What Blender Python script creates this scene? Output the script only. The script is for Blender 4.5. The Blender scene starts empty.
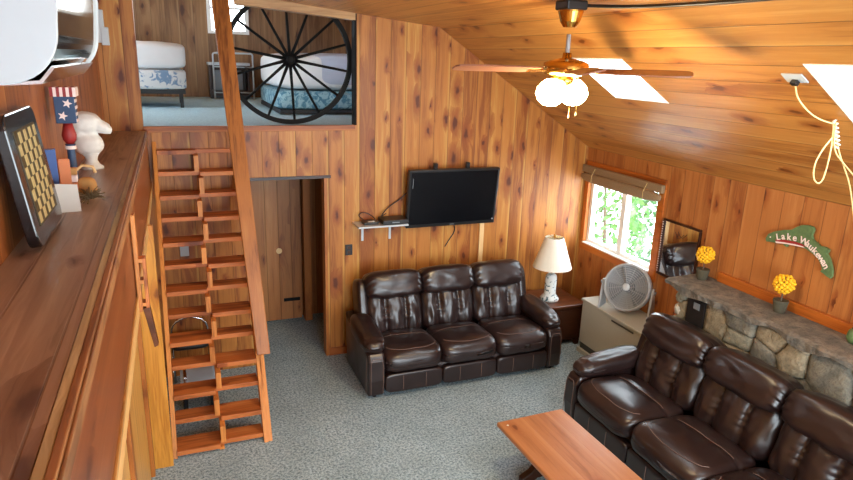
import bpy, math, random
from mathutils import Vector, Matrix, noise
random.seed(7)
S = bpy.context.scene
COL = S.collection
PI = math.pi

# ---------------------------------------------------------------- camera
F = 635.0
R0 = Vector((0.93105826, 0.07209183, -0.35767763))
R1 = Vector((-0.3636191, 0.26445025, -0.89322294))
R2 = Vector((0.03019387, 0.96170101, 0.27243256))
CP = Vector((0, 0, 3.2))
def at(x, y, axis, val):
    v = Vector((x-426.5, -(y-240), -F))
    r = Vector((R0.dot(v), R1.dot(v), R2.dot(v)))
    return CP + r*((val-CP[axis])/r[axis])
cd = bpy.data.cameras.new('camera'); cam = bpy.data.objects.new('camera', cd); COL.objects.link(cam)
cd.sensor_width = 36; cd.lens = 36*F/853; cd.clip_start = 0.02
m = Matrix((R0, R1, R2)).to_4x4(); m.translation = CP
cam.matrix_world = m
S.camera = cam

# ---------------------------------------------------------------- nodes
def lin(c):
    return tuple(((v/255)/12.92 if v/255 <= .04045 else ((v/255+.055)/1.055)**2.4) for v in c)
class NB:
    def __init__(s, name):
        s.m = bpy.data.materials.new(name); s.m.use_nodes = True
        s.t = s.m.node_tree; s.t.nodes.clear()
        s.out = s.t.nodes.new('ShaderNodeOutputMaterial')
        s.b = s.t.nodes.new('ShaderNodeBsdfPrincipled')
        s.t.links.new(s.b.outputs[0], s.out.inputs[0])
    def n(s, typ, **k):
        nd = s.t.nodes.new(typ)
        for a, v in k.items(): setattr(nd, a, v)
        return nd
    def put(s, sock, v):
        if isinstance(v, bpy.types.NodeSocket): s.t.links.new(v, sock)
        elif isinstance(v, (tuple, list)) and len(v) == 3 and sock.type == 'RGBA': sock.default_value = (*v, 1)
        else: sock.default_value = v
    def math(s, op, a, b=0.0, c=None):
        nd = s.n('ShaderNodeMath', operation=op); s.put(nd.inputs[0], a); s.put(nd.inputs[1], b)
        if c is not None: s.put(nd.inputs[2], c)
        return nd.outputs[0]
    def mix(s, f, a, b, mode='MIX'):
        nd = s.n('ShaderNodeMix', data_type='RGBA', blend_type=mode)
        s.put(nd.inputs[0], f); s.put(nd.inputs[6], a); s.put(nd.inputs[7], b)
        return nd.outputs[2]
    def ss(s, v, lo, hi, a=0.0, b=1.0):
        nd = s.n('ShaderNodeMapRange', interpolation_type='SMOOTHSTEP')
        s.put(nd.inputs[0], v); nd.inputs[1].default_value = lo; nd.inputs[2].default_value = hi
        nd.inputs[3].default_value = a; nd.inputs[4].default_value = b
        return nd.outputs[0]
    def comb(s, x, y, z):
        nd = s.n('ShaderNodeCombineXYZ'); s.put(nd.inputs[0], x); s.put(nd.inputs[1], y); s.put(nd.inputs[2], z); return nd.outputs[0]
    def obj(s):
        return s.n('ShaderNodeTexCoord').outputs['Object']
    def noise(s, v, scale, detail=3, rough=.5, dist=0.0):
        nd = s.n('ShaderNodeTexNoise'); s.put(nd.inputs['Vector'], v); nd.inputs['Scale'].default_value = scale
        nd.inputs['Detail'].default_value = detail; nd.inputs['Roughness'].default_value = rough; nd.inputs['Distortion'].default_value = dist
        return nd.outputs[0]
    def voro(s, v, scale, feature='F1', rnd=1.0):
        nd = s.n('ShaderNodeTexVoronoi', feature=feature); s.put(nd.inputs['Vector'], v)
        nd.inputs['Scale'].default_value = scale; nd.inputs['Randomness'].default_value = rnd
        return nd
    def bump(s, h, strength=.3, dist=.01):
        nd = s.n('ShaderNodeBump'); s.put(nd.inputs['Height'], h); nd.inputs['Strength'].default_value = strength
        nd.inputs['Distance'].default_value = dist
        s.t.links.new(nd.outputs[0], s.b.inputs['Normal'])
    def base(s, c, rough=.5, metal=0.0, spec=None, coat=None):
        s.put(s.b.inputs['Base Color'], c); s.put(s.b.inputs['Roughness'], rough); s.b.inputs['Metallic'].default_value = metal
        if spec is not None: s.b.inputs['Specular IOR Level'].default_value = spec
        if coat is not None: s.b.inputs['Coat Weight'].default_value = coat[0]; s.b.inputs['Coat Roughness'].default_value = coat[1]
        return s.m
def plain(name, rgb, rough=.5, metal=0.0, var=.06, vs=25, bump=0.0, spec=None, coat=None):
    b = NB(name); c = lin(rgb)
    n_ = b.noise(b.obj(), vs, 3)
    col = b.mix(n_, tuple(v*(1-var) for v in c), tuple(min(1, v*(1+var)) for v in c))
    if bump: b.bump(b.noise(b.obj(), vs*6, 2), bump, .003)
    return b.base(col, rough, metal, spec, coat)
AX = {'x': 0, 'y': 1, 'z': 2}
def wood(name, along, across, width, dark, mid, light, knots=1.0, seam=1.0, rough=.45, off=0.0, var=.35, kden=.45, coat=None, gs=1.0, spec=.35, k=.74, bl=.80):
    dark, mid, light = [tuple(v*f for v, f in zip(c, (k**.42, (k*1.0)**.43, (k*bl)**.45))) for c in (dark, mid, light)]
    b = NB(name); sx = b.n('ShaderNodeSeparateXYZ'); b.t.links.new(b.obj(), sx.inputs[0])
    A = sx.outputs[AX[along]]; W = sx.outputs[AX[across]]
    T = sx.outputs[[i for i in range(3) if i not in (AX[along], AX[across])][0]]
    u = b.math('MULTIPLY', b.math('ADD', W, off+20.0), 1.0/width)
    idx = b.math('FLOOR', u); fr = b.math('FRACT', u)
    wn = b.n('ShaderNodeTexWhiteNoise', noise_dimensions='1D'); b.put(wn.inputs['W'], idx)
    rnd = wn.outputs['Value']
    wn2 = b.n('ShaderNodeTexWhiteNoise', noise_dimensions='1D'); b.put(wn2.inputs['W'], b.math('ADD', idx, 113.7))
    rnd2 = wn2.outputs['Value']
    # knots
    kv = b.comb(b.math('ADD', b.math('MULTIPLY', W, 1/0.15), b.math('MULTIPLY', rnd, 17)), b.math('ADD', b.math('MULTIPLY', A, 1/0.34), b.math('MULTIPLY', rnd2, 31)), 0.0)
    kn = b.n('ShaderNodeTexNoise'); b.put(kn.inputs['Vector'], kv); kn.inputs['Scale'].default_value = 3.5
    ad = b.n('ShaderNodeMix', data_type='VECTOR'); ad.inputs[0].default_value = .24; b.put(ad.inputs[4], kv); b.put(ad.inputs[5], kn.outputs['Color'])
    kv = ad.outputs[1]
    vo = b.voro(kv, 1.0); vo.voronoi_dimensions = '2D'; d = vo.outputs['Distance']
    sc = b.n('ShaderNodeSeparateColor'); b.t.links.new(vo.outputs['Color'], sc.inputs[0])
    keep = b.math('LESS_THAN', sc.outputs[0], kden)
    size = b.math('MULTIPLY_ADD', b.math('POWER', sc.outputs[1], 1.5), .15, .05)
    rel = b.math('DIVIDE', d, size)
    kmask = b.math('MULTIPLY', b.ss(rel, 1.15, .4), keep)
    halo = b.math('MULTIPLY', b.ss(rel, 3.6, .9), keep)
    # grain
    warp = b.math('MULTIPLY', halo, .045)
    gv = b.comb(b.math('ADD', b.math('ADD', W, warp), b.math('MULTIPLY', rnd, 9.0)), b.math('ADD', b.math('MULTIPLY', A, .055), b.math('MULTIPLY', rnd2, 5.0)), b.math('MULTIPLY', T, .3))
    g1 = b.noise(gv, 38*gs, 3, .6, 1.2)
    g2 = b.noise(gv, 9*gs, 2, .5, .8)
    g = b.ss(b.math('MULTIPLY_ADD', g1, .4, b.math('MULTIPLY', g2, .6)), .22, .78)
    D, M_, L = lin(dark), lin(mid), lin(light)
    shift = b.math('MULTIPLY_ADD', b.math('SUBTRACT', rnd, .5), var*1.6, g)
    lo = b.mix(b.ss(shift, .0, .55), D, M_)
    col = b.mix(b.ss(shift, .55, 1.15), lo, L)
    # occasional pale sapwood streak at one edge of a board
    sap = b.math('MULTIPLY', b.ss(fr, .80, .93), b.math('GREATER_THAN', rnd2, .62))
    col = b.mix(b.math('MULTIPLY', sap, .6), col, L)
    red = (D[0]*.42, D[1]*.30, D[2]*.35)
    hal = (D[0]*.95, D[1]*.72, D[2]*.6)
    col = b.mix(b.math('MULTIPLY', halo, min(1, .68*knots)), col, hal)
    col = b.mix(b.math('MULTIPLY', kmask, min(1, .92*knots)), col, red)
    e = b.math('MULTIPLY', b.math('MINIMUM', fr, b.math('SUBTRACT', 1.0, fr)), width)
    sm = b.ss(e, .0045, .0015)
    col = b.mix(b.math('MULTIPLY', sm, .6*seam), col, tuple(v*.3 for v in D))
    b.bump(b.math('SUBTRACT', b.math('MULTIPLY', g1, .12), b.math('MULTIPLY', sm, seam)), .5, .004)
    return b.base(col, rough, 0, spec, coat)

M = {}
pD, pM, pL = (160, 90, 44), (208, 134, 74), (234, 178, 112)
M['pine_xw'] = wood('knotty_pine_wall', 'z', 'x', .165, pD, pM, pL, kden=.62, knots=1.1, k=.64, bl=.62)              # boards up, spaced along x
M['pine_yw'] = wood('knotty_pine_side_wall', 'z', 'y', .185, (168, 96, 50), (206, 130, 74), (224, 152, 94), var=.28, kden=.45, k=.66, bl=.8)
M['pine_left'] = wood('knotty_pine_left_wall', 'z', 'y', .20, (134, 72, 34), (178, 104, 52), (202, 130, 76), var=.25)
M['ceil'] = wood('pine_ceiling_boards', 'y', 'x', .15, (172, 106, 50), (212, 144, 76), (230, 170, 100), var=.2, kden=.28, rough=.36, k=.76, bl=.85)
M['ledge_top'] = wood('stained_sheen_planks', 'y', 'x', .17, (116, 92, 78), (166, 140, 122), (196, 172, 154), seam=.5, knots=.8, var=.12, k=1.0, bl=1.05, rough=.36, off=.02, kden=.3)  # stain tones lightened; daylight sheen is put into the colour
M['ledge_edge'] = wood('worn_edge_strip', 'y', 'x', .08, (120, 96, 80), (190, 172, 152), (220, 206, 190), k=1.0, knots=.3, seam=.4, rough=.5, gs=1.6)
M['edge_brown'] = wood('brown_edge_strip', 'y', 'x', .5, (110, 70, 46), (168, 116, 80), (200, 150, 112), k=1.0, knots=.2, seam=0, rough=.4, gs=1.4)
M['trim_pale'] = wood('pale_pine_trim', 'y', 'z', .5, (160, 112, 62), (214, 160, 102), (232, 186, 132), k=.95, knots=.3, seam=0, var=.1, kden=.15)
M['trim_head'] = wood('header_board_pine', 'x', 'z', .5, (150, 108, 70), (190, 148, 100), (206, 168, 124), k=.9, bl=1.0, knots=.3, seam=0, var=.1, kden=.15)
M['panel'] = wood('red_pine_panel', 'y', 'z', .6, (130, 66, 34), (172, 92, 48), (196, 120, 70), knots=.7, seam=0, var=.25, kden=.2, rough=.3, k=.55)
M['yellow'] = wood('yellow_pine_boards', 'z', 'y', .30,  (176, 120, 60), (214, 160, 92), (228, 184, 122), knots=.9, var=.2, kden=.22, rough=.35, k=.9)
M['yellow_x'] = wood('yellow_pine_end_board', 'z', 'x', .4, (170, 104, 36), (210, 146, 66), (228, 176, 98), knots=.9, var=.2, kden=.25, rough=.35, off=.1, k=.95)
M['trimwood'] = wood('pine_trim', 'z', 'y', .5, (140, 76, 30), (186, 112, 52), (210, 142, 78), knots=.5, seam=0, var=.2, kden=.2)
M['trim_y'] = wood('pine_trim_long', 'y', 'z', .5, (150, 76, 26), (206, 112, 42), (224, 138, 66), knots=.4, seam=0, var=.15, kden=.15)
M['trim_x'] = wood('pine_trim_cross', 'x', 'z', .5, (120, 60, 24), (170, 92, 40), (200, 124, 66), knots=.5, seam=0, var=.15, kden=.15)
M['string'] = wood('ladder_stringer_pine', 'z', 'x', .7, (150, 84, 36), (206, 132, 68), (228, 162, 98), knots=.8, seam=0, var=.1, kden=.2, k=1.0, bl=.9)
M['tread'] = wood('ladder_tread_pine', 'x', 'y', .9, (130, 66, 30), (190, 110, 58), (224, 156, 100), knots=.9, seam=0, var=.15, kden=.35, k=1.0, bl=.9)
M['rail'] = wood('handrail_plank_pine', 'z', 'x', .9, (110, 54, 20), (184, 112, 56), (210, 142, 82), knots=.7, seam=0, var=.1, kden=.2, off=.3)
M['door'] = wood('board_door_pine', 'z', 'x', .15, (130, 74, 40), (176, 112, 66), (198, 136, 86), knots=.7, var=.12, kden=.3, off=.04)
M['table'] = wood('orange_pine_tabletop', 'y', 'x', .24, (160, 98, 64), (190, 124, 84), (208, 146, 106), knots=.8, seam=.15, var=.1, kden=.2, rough=.3, coat=(.3, .2))
M['darkwood'] = wood('dark_walnut_wood', 'x', 'y', .5, (38, 18, 10), (64, 32, 18), (86, 48, 28), knots=.2, seam=0, var=.1, kden=.1, rough=.35)
M['brownwood'] = wood('brown_table_wood', 'x', 'y', .3, (70, 34, 18), (112, 60, 34), (146, 88, 54), knots=.5, seam=.3, var=.15, kden=.2, rough=.3)
M['loftwall'] = wood('loft_pine_wall', 'z', 'x', .2, (120, 84, 60), (160, 118, 86), (186, 146, 112), var=.3)

def carpet(name, a, b_, c_):
    b = NB(name); o = b.obj()
    n1 = b.noise(o, 48, 4, .8); n2 = b.noise(o, 3.0, 2); n3 = b.voro(o, 60).outputs['Distance']
    col = b.mix(b.ss(n1, .42, .58), lin(a), lin(b_))
    col = b.mix(b.ss(n3, .15, .7, 0, .35), col, lin(c_))
    col = b.mix(b.ss(n2, .3, .7, 0, .18), col, lin(a))
    b.bump(n1, .9, .012)
    return b.base(col, .95, 0, .1)
M['carpet'] = carpet('blue_grey_carpet', (90, 110, 120), (178, 200, 210), (196, 216, 224))
M['loftcarpet'] = carpet('loft_teal_carpet', (160, 196, 214), (190, 222, 236), (196, 226, 238))

def leather():
    b = NB('dark_brown_leather'); o = b.obj()
    n1 = b.noise(o, 5, 3, .5, .6); n2 = b.noise(o, 14, 2, .5)
    col = b.mix(n1, lin((24, 15, 15)), lin((46, 29, 27)))
    return b.base(col, b.ss(n1, .3, .7, .28, .38), 0, .65)
M['leather'] = leather()
M['stitch'] = plain('pale_stitching', (120, 96, 86), .6)
M['black'] = plain('black_plastic', (18, 18, 20), .35)
M['screen'] = plain('tv_screen_glass', (6, 7, 12), .25, spec=.4, var=.02)
M['iron'] = plain('black_painted_iron', (8, 9, 10), .7, bump=.2, spec=.2)
M['white'] = plain('white_plastic', (190, 198, 204), .35, var=.02)
M['whitepaint'] = plain('white_window_paint', (240, 240, 236), .4, var=.02)
M['plaster'] = plain('white_plaster', (226, 226, 222), .55, var=.04, bump=.3)
M['beige'] = plain('beige_painted_metal', (178, 176, 162), .45, var=.03)
M['beige_dark'] = plain('dark_vent_slots', (70, 68, 62), .6)
M['creamstrip'] = plain('cream_cable_cover', (216, 176, 122), .5)
M['greyplastic'] = plain('grey_fan_plastic', (166, 170, 174), .4, var=.03)
M['greydark'] = plain('grey_fan_blades', (124, 130, 136), .4)
M['chrome'] = plain('chrome_metal', (210, 210, 212), .12, 1.0, var=.03)
M['mirrorfront'] = plain('mirror_finish_front', (214, 200, 182), .06, 1.0, var=.02)
M['brass'] = plain('polished_brass', (216, 168, 84), .2, 1.0, var=.04)
M['mirror'] = plain('mirror_glass', (225, 228, 230), .02, 1.0, var=0)
M['shade'] = plain('cream_lamp_shade', (232, 226, 210), .8, var=.03)
M['blade'] = wood('fan_blade_veneer', 'x', 'y', .5, (110, 62, 50), (158, 104, 88), (176, 122, 104), knots=0, seam=0, var=.1, kden=0, rough=.35)
M['cord'] = plain('cream_cord', (226, 196, 132), .55)
M['gold'] = plain('golden_thread', (200, 160, 80), .5)
M['yellowberry'] = plain('yellow_berries', (244, 184, 22), .5, var=.15)
M['pot'] = plain('mossy_clay_pot', (74, 70, 54), .85, var=.3, bump=.6)
M['red'] = plain('barn_red_paint', (150, 38, 36), .5)
M['pinkwhite'] = plain('cream_white_paint', (236, 214, 206), .5)
M['navy'] = plain('navy_blue_paint', (42, 66, 100), .5)
M['bluebook'] = plain('blue_book_cover', (48, 84, 150), .5)
M['orangebook'] = plain('orange_box_card', (206, 120, 70), .6)
M['paper'] = plain('white_paper', (222, 220, 212), .7, var=.05)
M['wicker'] = plain('tan_wicker', (190, 140, 80), .7, var=.25, bump=.5)
M['driedflower'] = plain('dried_flowers', (120, 100, 70), .8, var=.4)
M['cream_tile'] = plain('cream_board_square', (196, 178, 124), .5)
M['dark_tile'] = plain('olive_board_square', (70, 58, 30), .5)
M['blackgloss'] = plain('gloss_black_frame', (26, 24, 26), .22, coat=(.5, .1))
M['fabric_white'] = plain('white_sheet', (214, 214, 216), .85, var=.06, vs=8, bump=.3)
M['comforter'] = plain('lilac_grey_blanket', (176, 182, 200), .85, var=.1, vs=7, bump=.3)
M['darkbedframe'] = plain('dark_bed_frame', (30, 32, 36), .6)
M['fishgreen'] = None
def pattern(name, base, a, scale, lo, hi):
    b = NB(name); o = b.obj(); n = b.noise(o, scale, 3, .6, 1.0)
    return b.base(b.mix(b.ss(n, lo, hi), lin(base), lin(a)), .8)
M['floral'] = pattern('blue_floral_ticking', (204, 206, 208), (110, 136, 168), 11, .52, .6)
M['tealprint'] = pattern('teal_floral_ticking', (150, 186, 198), (70, 122, 146), 16, .42, .58)
M['lampbase'] = pattern('painted_ceramic', (214, 218, 216), (70, 100, 110), 22, .55, .62)
def fish():
    b = NB('painted_fish_wood'); sx = b.n('ShaderNodeSeparateXYZ'); o = b.obj(); b.t.links.new(o, sx.inputs[0])
    n = b.noise(o, 30, 3)
    return b.base(b.mix(n, lin((56, 84, 54)), lin((112, 136, 84))), .5)
M['fishgreen'] = fish()
def stone(name, c1, c2):
    b = NB(name); o = b.obj(); n = b.noise(o, 9, 5, .65, .5); n2 = b.noise(o, 40, 4, .7)
    col = b.mix(b.ss(n, .3, .7), lin(c1), lin(c2)); col = b.mix(b.ss(n2, .45, .75, 0, .5), col, lin(tuple(v*.55 for v in c1)))
    b.bump(b.math('ADD', n, b.math('MULTIPLY', n2, .5)), .9, .03)
    return b.base(col, .8)
M['stone1'] = stone('grey_green_stone', (126, 124, 108), (164, 158, 138))
M['stone2'] = stone('tan_stone', (140, 128, 104), (172, 158, 132))
M['stone3'] = stone('white_quartz_stone', (196, 188, 172), (226, 220, 206))
M['stone4'] = stone('dark_slate_stone', (100, 98, 90), (142, 136, 120))
M['mortar'] = stone('sandy_mortar', (110, 102, 86), (142, 132, 112))
M['slab'] = stone('mantel_slate', (92, 90, 84), (140, 130, 116))
M['vent_dark'] = plain('black_vent', (30, 24, 22), .6)
def glass():
    m_ = bpy.data.materials.new('window_glass'); m_.use_nodes = True; t = m_.node_tree; t.nodes.clear()
    o = t.nodes.new('ShaderNodeOutputMaterial'); mx = t.nodes.new('ShaderNodeMixShader'); tr = t.nodes.new('ShaderNodeBsdfTransparent')
    gl = t.nodes.new('ShaderNodeBsdfGlossy'); gl.inputs['Roughness'].default_value = .02; mx.inputs[0].default_value = .06
    t.links.new(tr.outputs[0], mx.inputs[1]); t.links.new(gl.outputs[0], mx.inputs[2]); t.links.new(mx.outputs[0], o.inputs[0])
    return m_
M['glass'] = glass()
def emis(name, rgb, s):
    m_ = bpy.data.materials.new(name); m_.use_nodes = True; t = m_.node_tree; t.nodes.clear()
    o = t.nodes.new('ShaderNodeOutputMaterial'); e = t.nodes.new('ShaderNodeEmission')
    e.inputs[0].default_value = (*rgb, 1); e.inputs[1].default_value = s
    t.links.new(e.outputs[0], o.inputs[0]); return m_
M['globe'] = emis('lit_frosted_globe', (1, .80, .46), 30)
def bamboo():
    b = NB('woven_bamboo_blind'); sx = b.n('ShaderNodeSeparateXYZ'); b.t.links.new(b.obj(), sx.inputs[0])
    w = b.math('SINE', b.math('MULTIPLY', sx.outputs[2], 700)); n = b.noise(b.comb(b.math('MULTIPLY', sx.outputs[1], 3), sx.outputs[2], 0), 60, 2)
    col = b.mix(b.ss(b.math('ADD', w, b.math('MULTIPLY', n, 2)), .0, 2.0), lin((122, 98, 70)), lin((176, 150, 116)))
    b.bump(w, .5, .003); return b.base(col, .7)
M['bamboo'] = bamboo()
def leafm(name, c1, c2):
    b = NB(name); n = b.noise(b.obj(), 6, 3); m_ = b.base(b.mix(n, lin(c1), lin(c2)), .6); return m_
M['leaf'] = leafm('green_leaves', (40, 92, 34), (92, 140, 66))
M['leaf2'] = leafm('dark_green_leaves', (30, 70, 36), (70, 112, 60))
M['bark'] = plain('grey_bark', (92, 78, 64), .9)
M['gravel'] = plain('pale_gravel', (226, 226, 220), .9, var=.08, vs=60)

# ---------------------------------------------------------------- mesh builder
class MB:
    def __init__(s): s.v = []; s.f = []; s.mi = []; s.cur = 0
    def add(s, vs, fs):
        k = len(s.v); s.v += [tuple(v) for v in vs]; s.f += [tuple(i+k for i in f) for f in fs]; s.mi += [s.cur]*len(fs); return s
    def box(s, x0, x1, y0, y1, z0, z1):
        return s.add([(x0,y0,z0),(x1,y0,z0),(x1,y1,z0),(x0,y1,z0),(x0,y0,z1),(x1,y0,z1),(x1,y1,z1),(x0,y1,z1)],
            [(0,3,2,1),(4,5,6,7),(0,1,5,4),(1,2,6,5),(2,3,7,6),(3,0,4,7)])
    def hexa(s, p):   # 8 points: bottom 4 ccw, top 4 ccw
        return s.add(p, [(0,3,2,1),(4,5,6,7),(0,1,5,4),(1,2,6,5),(2,3,7,6),(3,0,4,7)])
    def prism(s, poly, axis, a, b):
        def mk(p, t):
            q = [p[0], p[1]]; q.insert(axis, t); return q
        n = len(poly)
        vs = [mk(p, a) for p in poly]+[mk(p, b) for p in poly]
        fs = [tuple(range(n))[::-1], tuple(range(n, 2*n))]+[(i, (i+1) % n, n+(i+1) % n, n+i) for i in range(n)]
        return s.add(vs, fs)
    def tube(s, pts, r, seg=8, cap=True):
        pts = [Vector(p) for p in pts]; rs = r if isinstance(r, (list, tuple)) else [r]*len(pts)
        vs = []; fs = []; up = None
        for i, p in enumerate(pts):
            d = (pts[min(i+1, len(pts)-1)]-pts[max(i-1, 0)]).normalized()
            if up is None: up = Vector((0, 0, 1)) if abs(d.z) < .9 else Vector((1, 0, 0))
            a = d.cross(up).normalized(); b = a.cross(d).normalized(); up = b
            for k in range(seg):
                t = 2*PI*k/seg; vs.append(p+a*(math.cos(t)*rs[i])+b*(math.sin(t)*rs[i]))
        for i in range(len(pts)-1):
            for k in range(seg):
                a0 = i*seg+k; a1 = i*seg+(k+1) % seg; fs.append((a0, a1, a1+seg, a0+seg))
        if cap: fs.append(tuple(range(seg))[::-1]); fs.append(tuple((len(pts)-1)*seg+k for k in range(seg)))
        return s.add(vs, fs)
    def lathe(s, prof, c=(0, 0, 0), axis='z', seg=24, rot=None):
        vs = []; fs = []
        for (r, h) in prof:
            for k in range(seg):
                t = 2*PI*k/seg; a, b = r*math.cos(t), r*math.sin(t)
                v = Vector({'z': (a, b, h), 'x': (h, a, b), 'y': (b, h, a)}[axis])
                if rot: v = rot @ v
                vs.append(v+Vector(c))
        n = len(prof)
        for i in range(n-1):
            for k in range(seg):
                a0 = i*seg+k; a1 = i*seg+(k+1) % seg; fs.append((a0, a1, a1+seg, a0+seg))
        fs.append(tuple(range(seg))[::-1]); fs.append(tuple((n-1)*seg+k for k in range(seg)))
        return s.add(vs, fs)
    def cushion(s, fn, res=14):
        N = res; idx = {}; vs = []; fs = []
        def vid(i, j, k):
            if (i, j, k) not in idx:
                idx[(i, j, k)] = len(vs); vs.append(fn((2*i/N-1, 2*j/N-1, 2*k/N-1)))
            return idx[(i, j, k)]
        for a in range(N):
            for b in range(N):
                fs.append((vid(a,b,0), vid(a,b+1,0), vid(a+1,b+1,0), vid(a+1,b,0)))
                fs.append((vid(a,b,N), vid(a+1,b,N), vid(a+1,b+1,N), vid(a,b+1,N)))
                fs.append((vid(a,0,b), vid(a+1,0,b), vid(a+1,0,b+1), vid(a,0,b+1)))
                fs.append((vid(a,N,b), vid(a,N,b+1), vid(a+1,N,b+1), vid(a+1,N,b)))
                fs.append((vid(0,a,b), vid(0,a,b+1), vid(0,a+1,b+1), vid(0,a+1,b)))
                fs.append((vid(N,a,b), vid(N,a+1,b), vid(N,a+1,b+1), vid(N,a,b+1)))
        return s.add(vs, fs)
    def build(s, name, mat, parent=None, smooth=False, bevel=0, loc=None):
        me = bpy.data.meshes.new(name); me.from_pydata(s.v, [], s.f)
        mats = mat if isinstance(mat, list) else [mat]
        for m_ in mats: me.materials.append(m_)
        if len(mats) > 1: me.polygons.foreach_set('material_index', s.mi)
        if smooth: me.polygons.foreach_set('use_smooth', [True]*len(me.polygons))
        me.update()
        o = bpy.data.objects.new(name, me); COL.objects.link(o)
        if parent: o.parent = parent
        if loc: o.location = loc
        if bevel:
            bv = o.modifiers.new('bevel', 'BEVEL'); bv.width = bevel; bv.segments = 2; bv.limit_method = 'ANGLE'
        return o
def sell(c, h, n=4, rx=0, ry=0, rz=0, disp=None):
    """mapping of the cube surface on to a rounded box centred at c with half sizes h"""
    Rm = Matrix.Rotation(rz, 3, 'Z') @ Matrix.Rotation(ry, 3, 'Y') @ Matrix.Rotation(rx, 3, 'X'); c = Vector(c)
    def fn(p):
        # warp so that samples gather near the edges evenly
        k = (abs(p[0])**n+abs(p[1])**n+abs(p[2])**n)**(1/n)
        q = Vector((p[0]/k*h[0], p[1]/k*h[1], p[2]/k*h[2]))
        if disp: q = q+Vector(disp(p[0]/k, p[1]/k, p[2]/k))
        return c+Rm @ q
    return fn
def tag(o, label, cat, group=None, kind=None):
    if label: o['label'] = label
    if cat: o['category'] = cat
    if group: o['group'] = group
    if kind: o['kind'] = kind
    return o
def thing(name, label, cat, loc=(0, 0, 0), rz=0, group=None):
    o = bpy.data.objects.new(name, None); COL.objects.link(o); o.empty_display_size = .1
    o.location = loc; o.rotation_euler = (0, 0, rz); return tag(o, label, cat, group)
def struct(name, mb, mat, parent=None, **k):
    o = mb.build(name, mat, parent, **k)
    if not parent: o['kind'] = 'structure'
    return o
def copy_tree(o, parent=None):
    c = o.copy(); COL.objects.link(c); c.parent = parent
    for ch in list(o.children): copy_tree(ch, c)
    return c

# ================================================================ THE ROOM
YF, XR, XL, XE = 6.39, 4.62, -.57, -.25       # far wall, right wall, left wall, ledge front edge
LZ = 2.53
YB = -1.7
def ceil_z(x):
    return 3.53+(2.63-x)*.1 if x < 2.63 else 3.53-(x-2.63)*(1.28/1.99)
struct('floor', MB().box(-2.2, XR+.1, YB-.1, 9.0, -.1, 0), M['carpet'])
# far wall with loft opening above and doorway below
fw = MB()
T = .12
fw.box(XL-.1, -.26, YF, YF+T, 2.5, 3.84)
fw.box(XL-.1, .64, YF, YF+T, 0, 2.5)
fw.box(.64, 1.43, YF, YF+T, 2.0, 2.5)
fw.prism([(1.43, 0), (XR+.1, 0), (XR+.1, ceil_z(XR)), (XR, ceil_z(XR)), (2.63, 3.53), (1.73, 3.62), (1.73, 2.5), (1.43, 2.5)], 1, YF, YF+T)
struct('wall_far', fw, M['pine_xw'])
# left wall above the ledge
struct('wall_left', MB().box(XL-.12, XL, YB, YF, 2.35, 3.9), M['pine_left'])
# wall below the ledge
struct('wall_below_ledge', MB().box(-.46, -.36, YB, YF, 0, 2.30), M['yellow'])
# right wall with window
WY0, WY1, WZ0, WZ1 = 5.10, 6.30, 1.10, 2.00
rw = MB()
rw.box(XR, XR+T, YB, WY0, 0, 2.35); rw.box(XR, XR+T, WY0, WY1, 0, WZ0); rw.box(XR, XR+T, WY0, WY1, WZ1, 2.35); rw.box(XR, XR+T, WY1, YF+T, 0, 2.35)
struct('wall_right', rw, M['pine_yw'])
# unseen back wall behind the camera; its window openings made tall for more light
bw = MB()
xs = [-.57, .1, 1.3, 1.6, 2.8, 3.1, 4.3, 4.74]
for i in range(len(xs)-1):
    if i % 2 == 0: bw.box(xs[i], xs[i+1], YB-.1, YB, 0, 3.8)
    else: bw.box(xs[i], xs[i+1], YB-.1, YB, 0, .5); bw.box(xs[i], xs[i+1], YB-.1, YB, 3.25, 3.8)
bw.box(-.7, -.57, YB-.1, YB, 2.3, 3.9)
struct('wall_back', bw, M['pine_xw'])
# ceiling: sloped boards with two skylight openings, then a shallower slope
cm = MB(); TH = .05
def slab(x0, x1, y0, y1):
    cm.hexa([(x0,y0,ceil_z(x0)),(x1,y0,ceil_z(x1)),(x1,y1,ceil_z(x1)),(x0,y1,ceil_z(x0)),
             (x0,y0,ceil_z(x0)+TH),(x1,y0,ceil_z(x1)+TH),(x1,y1,ceil_z(x1)+TH),(x0,y1,ceil_z(x0)+TH)])
YE = YF+T
SK = [(3.06, 3.55, 3.95, 4.60), (3.08, 3.60, 1.55, 2.49)]
slab(-.69, 2.63, YB-.1, YF); slab(2.63, 3.06, YB-.1, YE)
slab(3.06, 3.60, 4.60, YE); slab(3.06, 3.60, 2.49, 3.95); slab(3.06, 3.60, YB-.1, 1.55)
slab(3.55, 3.60, 3.95, 4.60); slab(3.06, 3.08, 1.55, 2.49)
slab(3.60, XR+.25, YB-.1, YE)
struct('ceiling', cm, M['ceil'])
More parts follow.
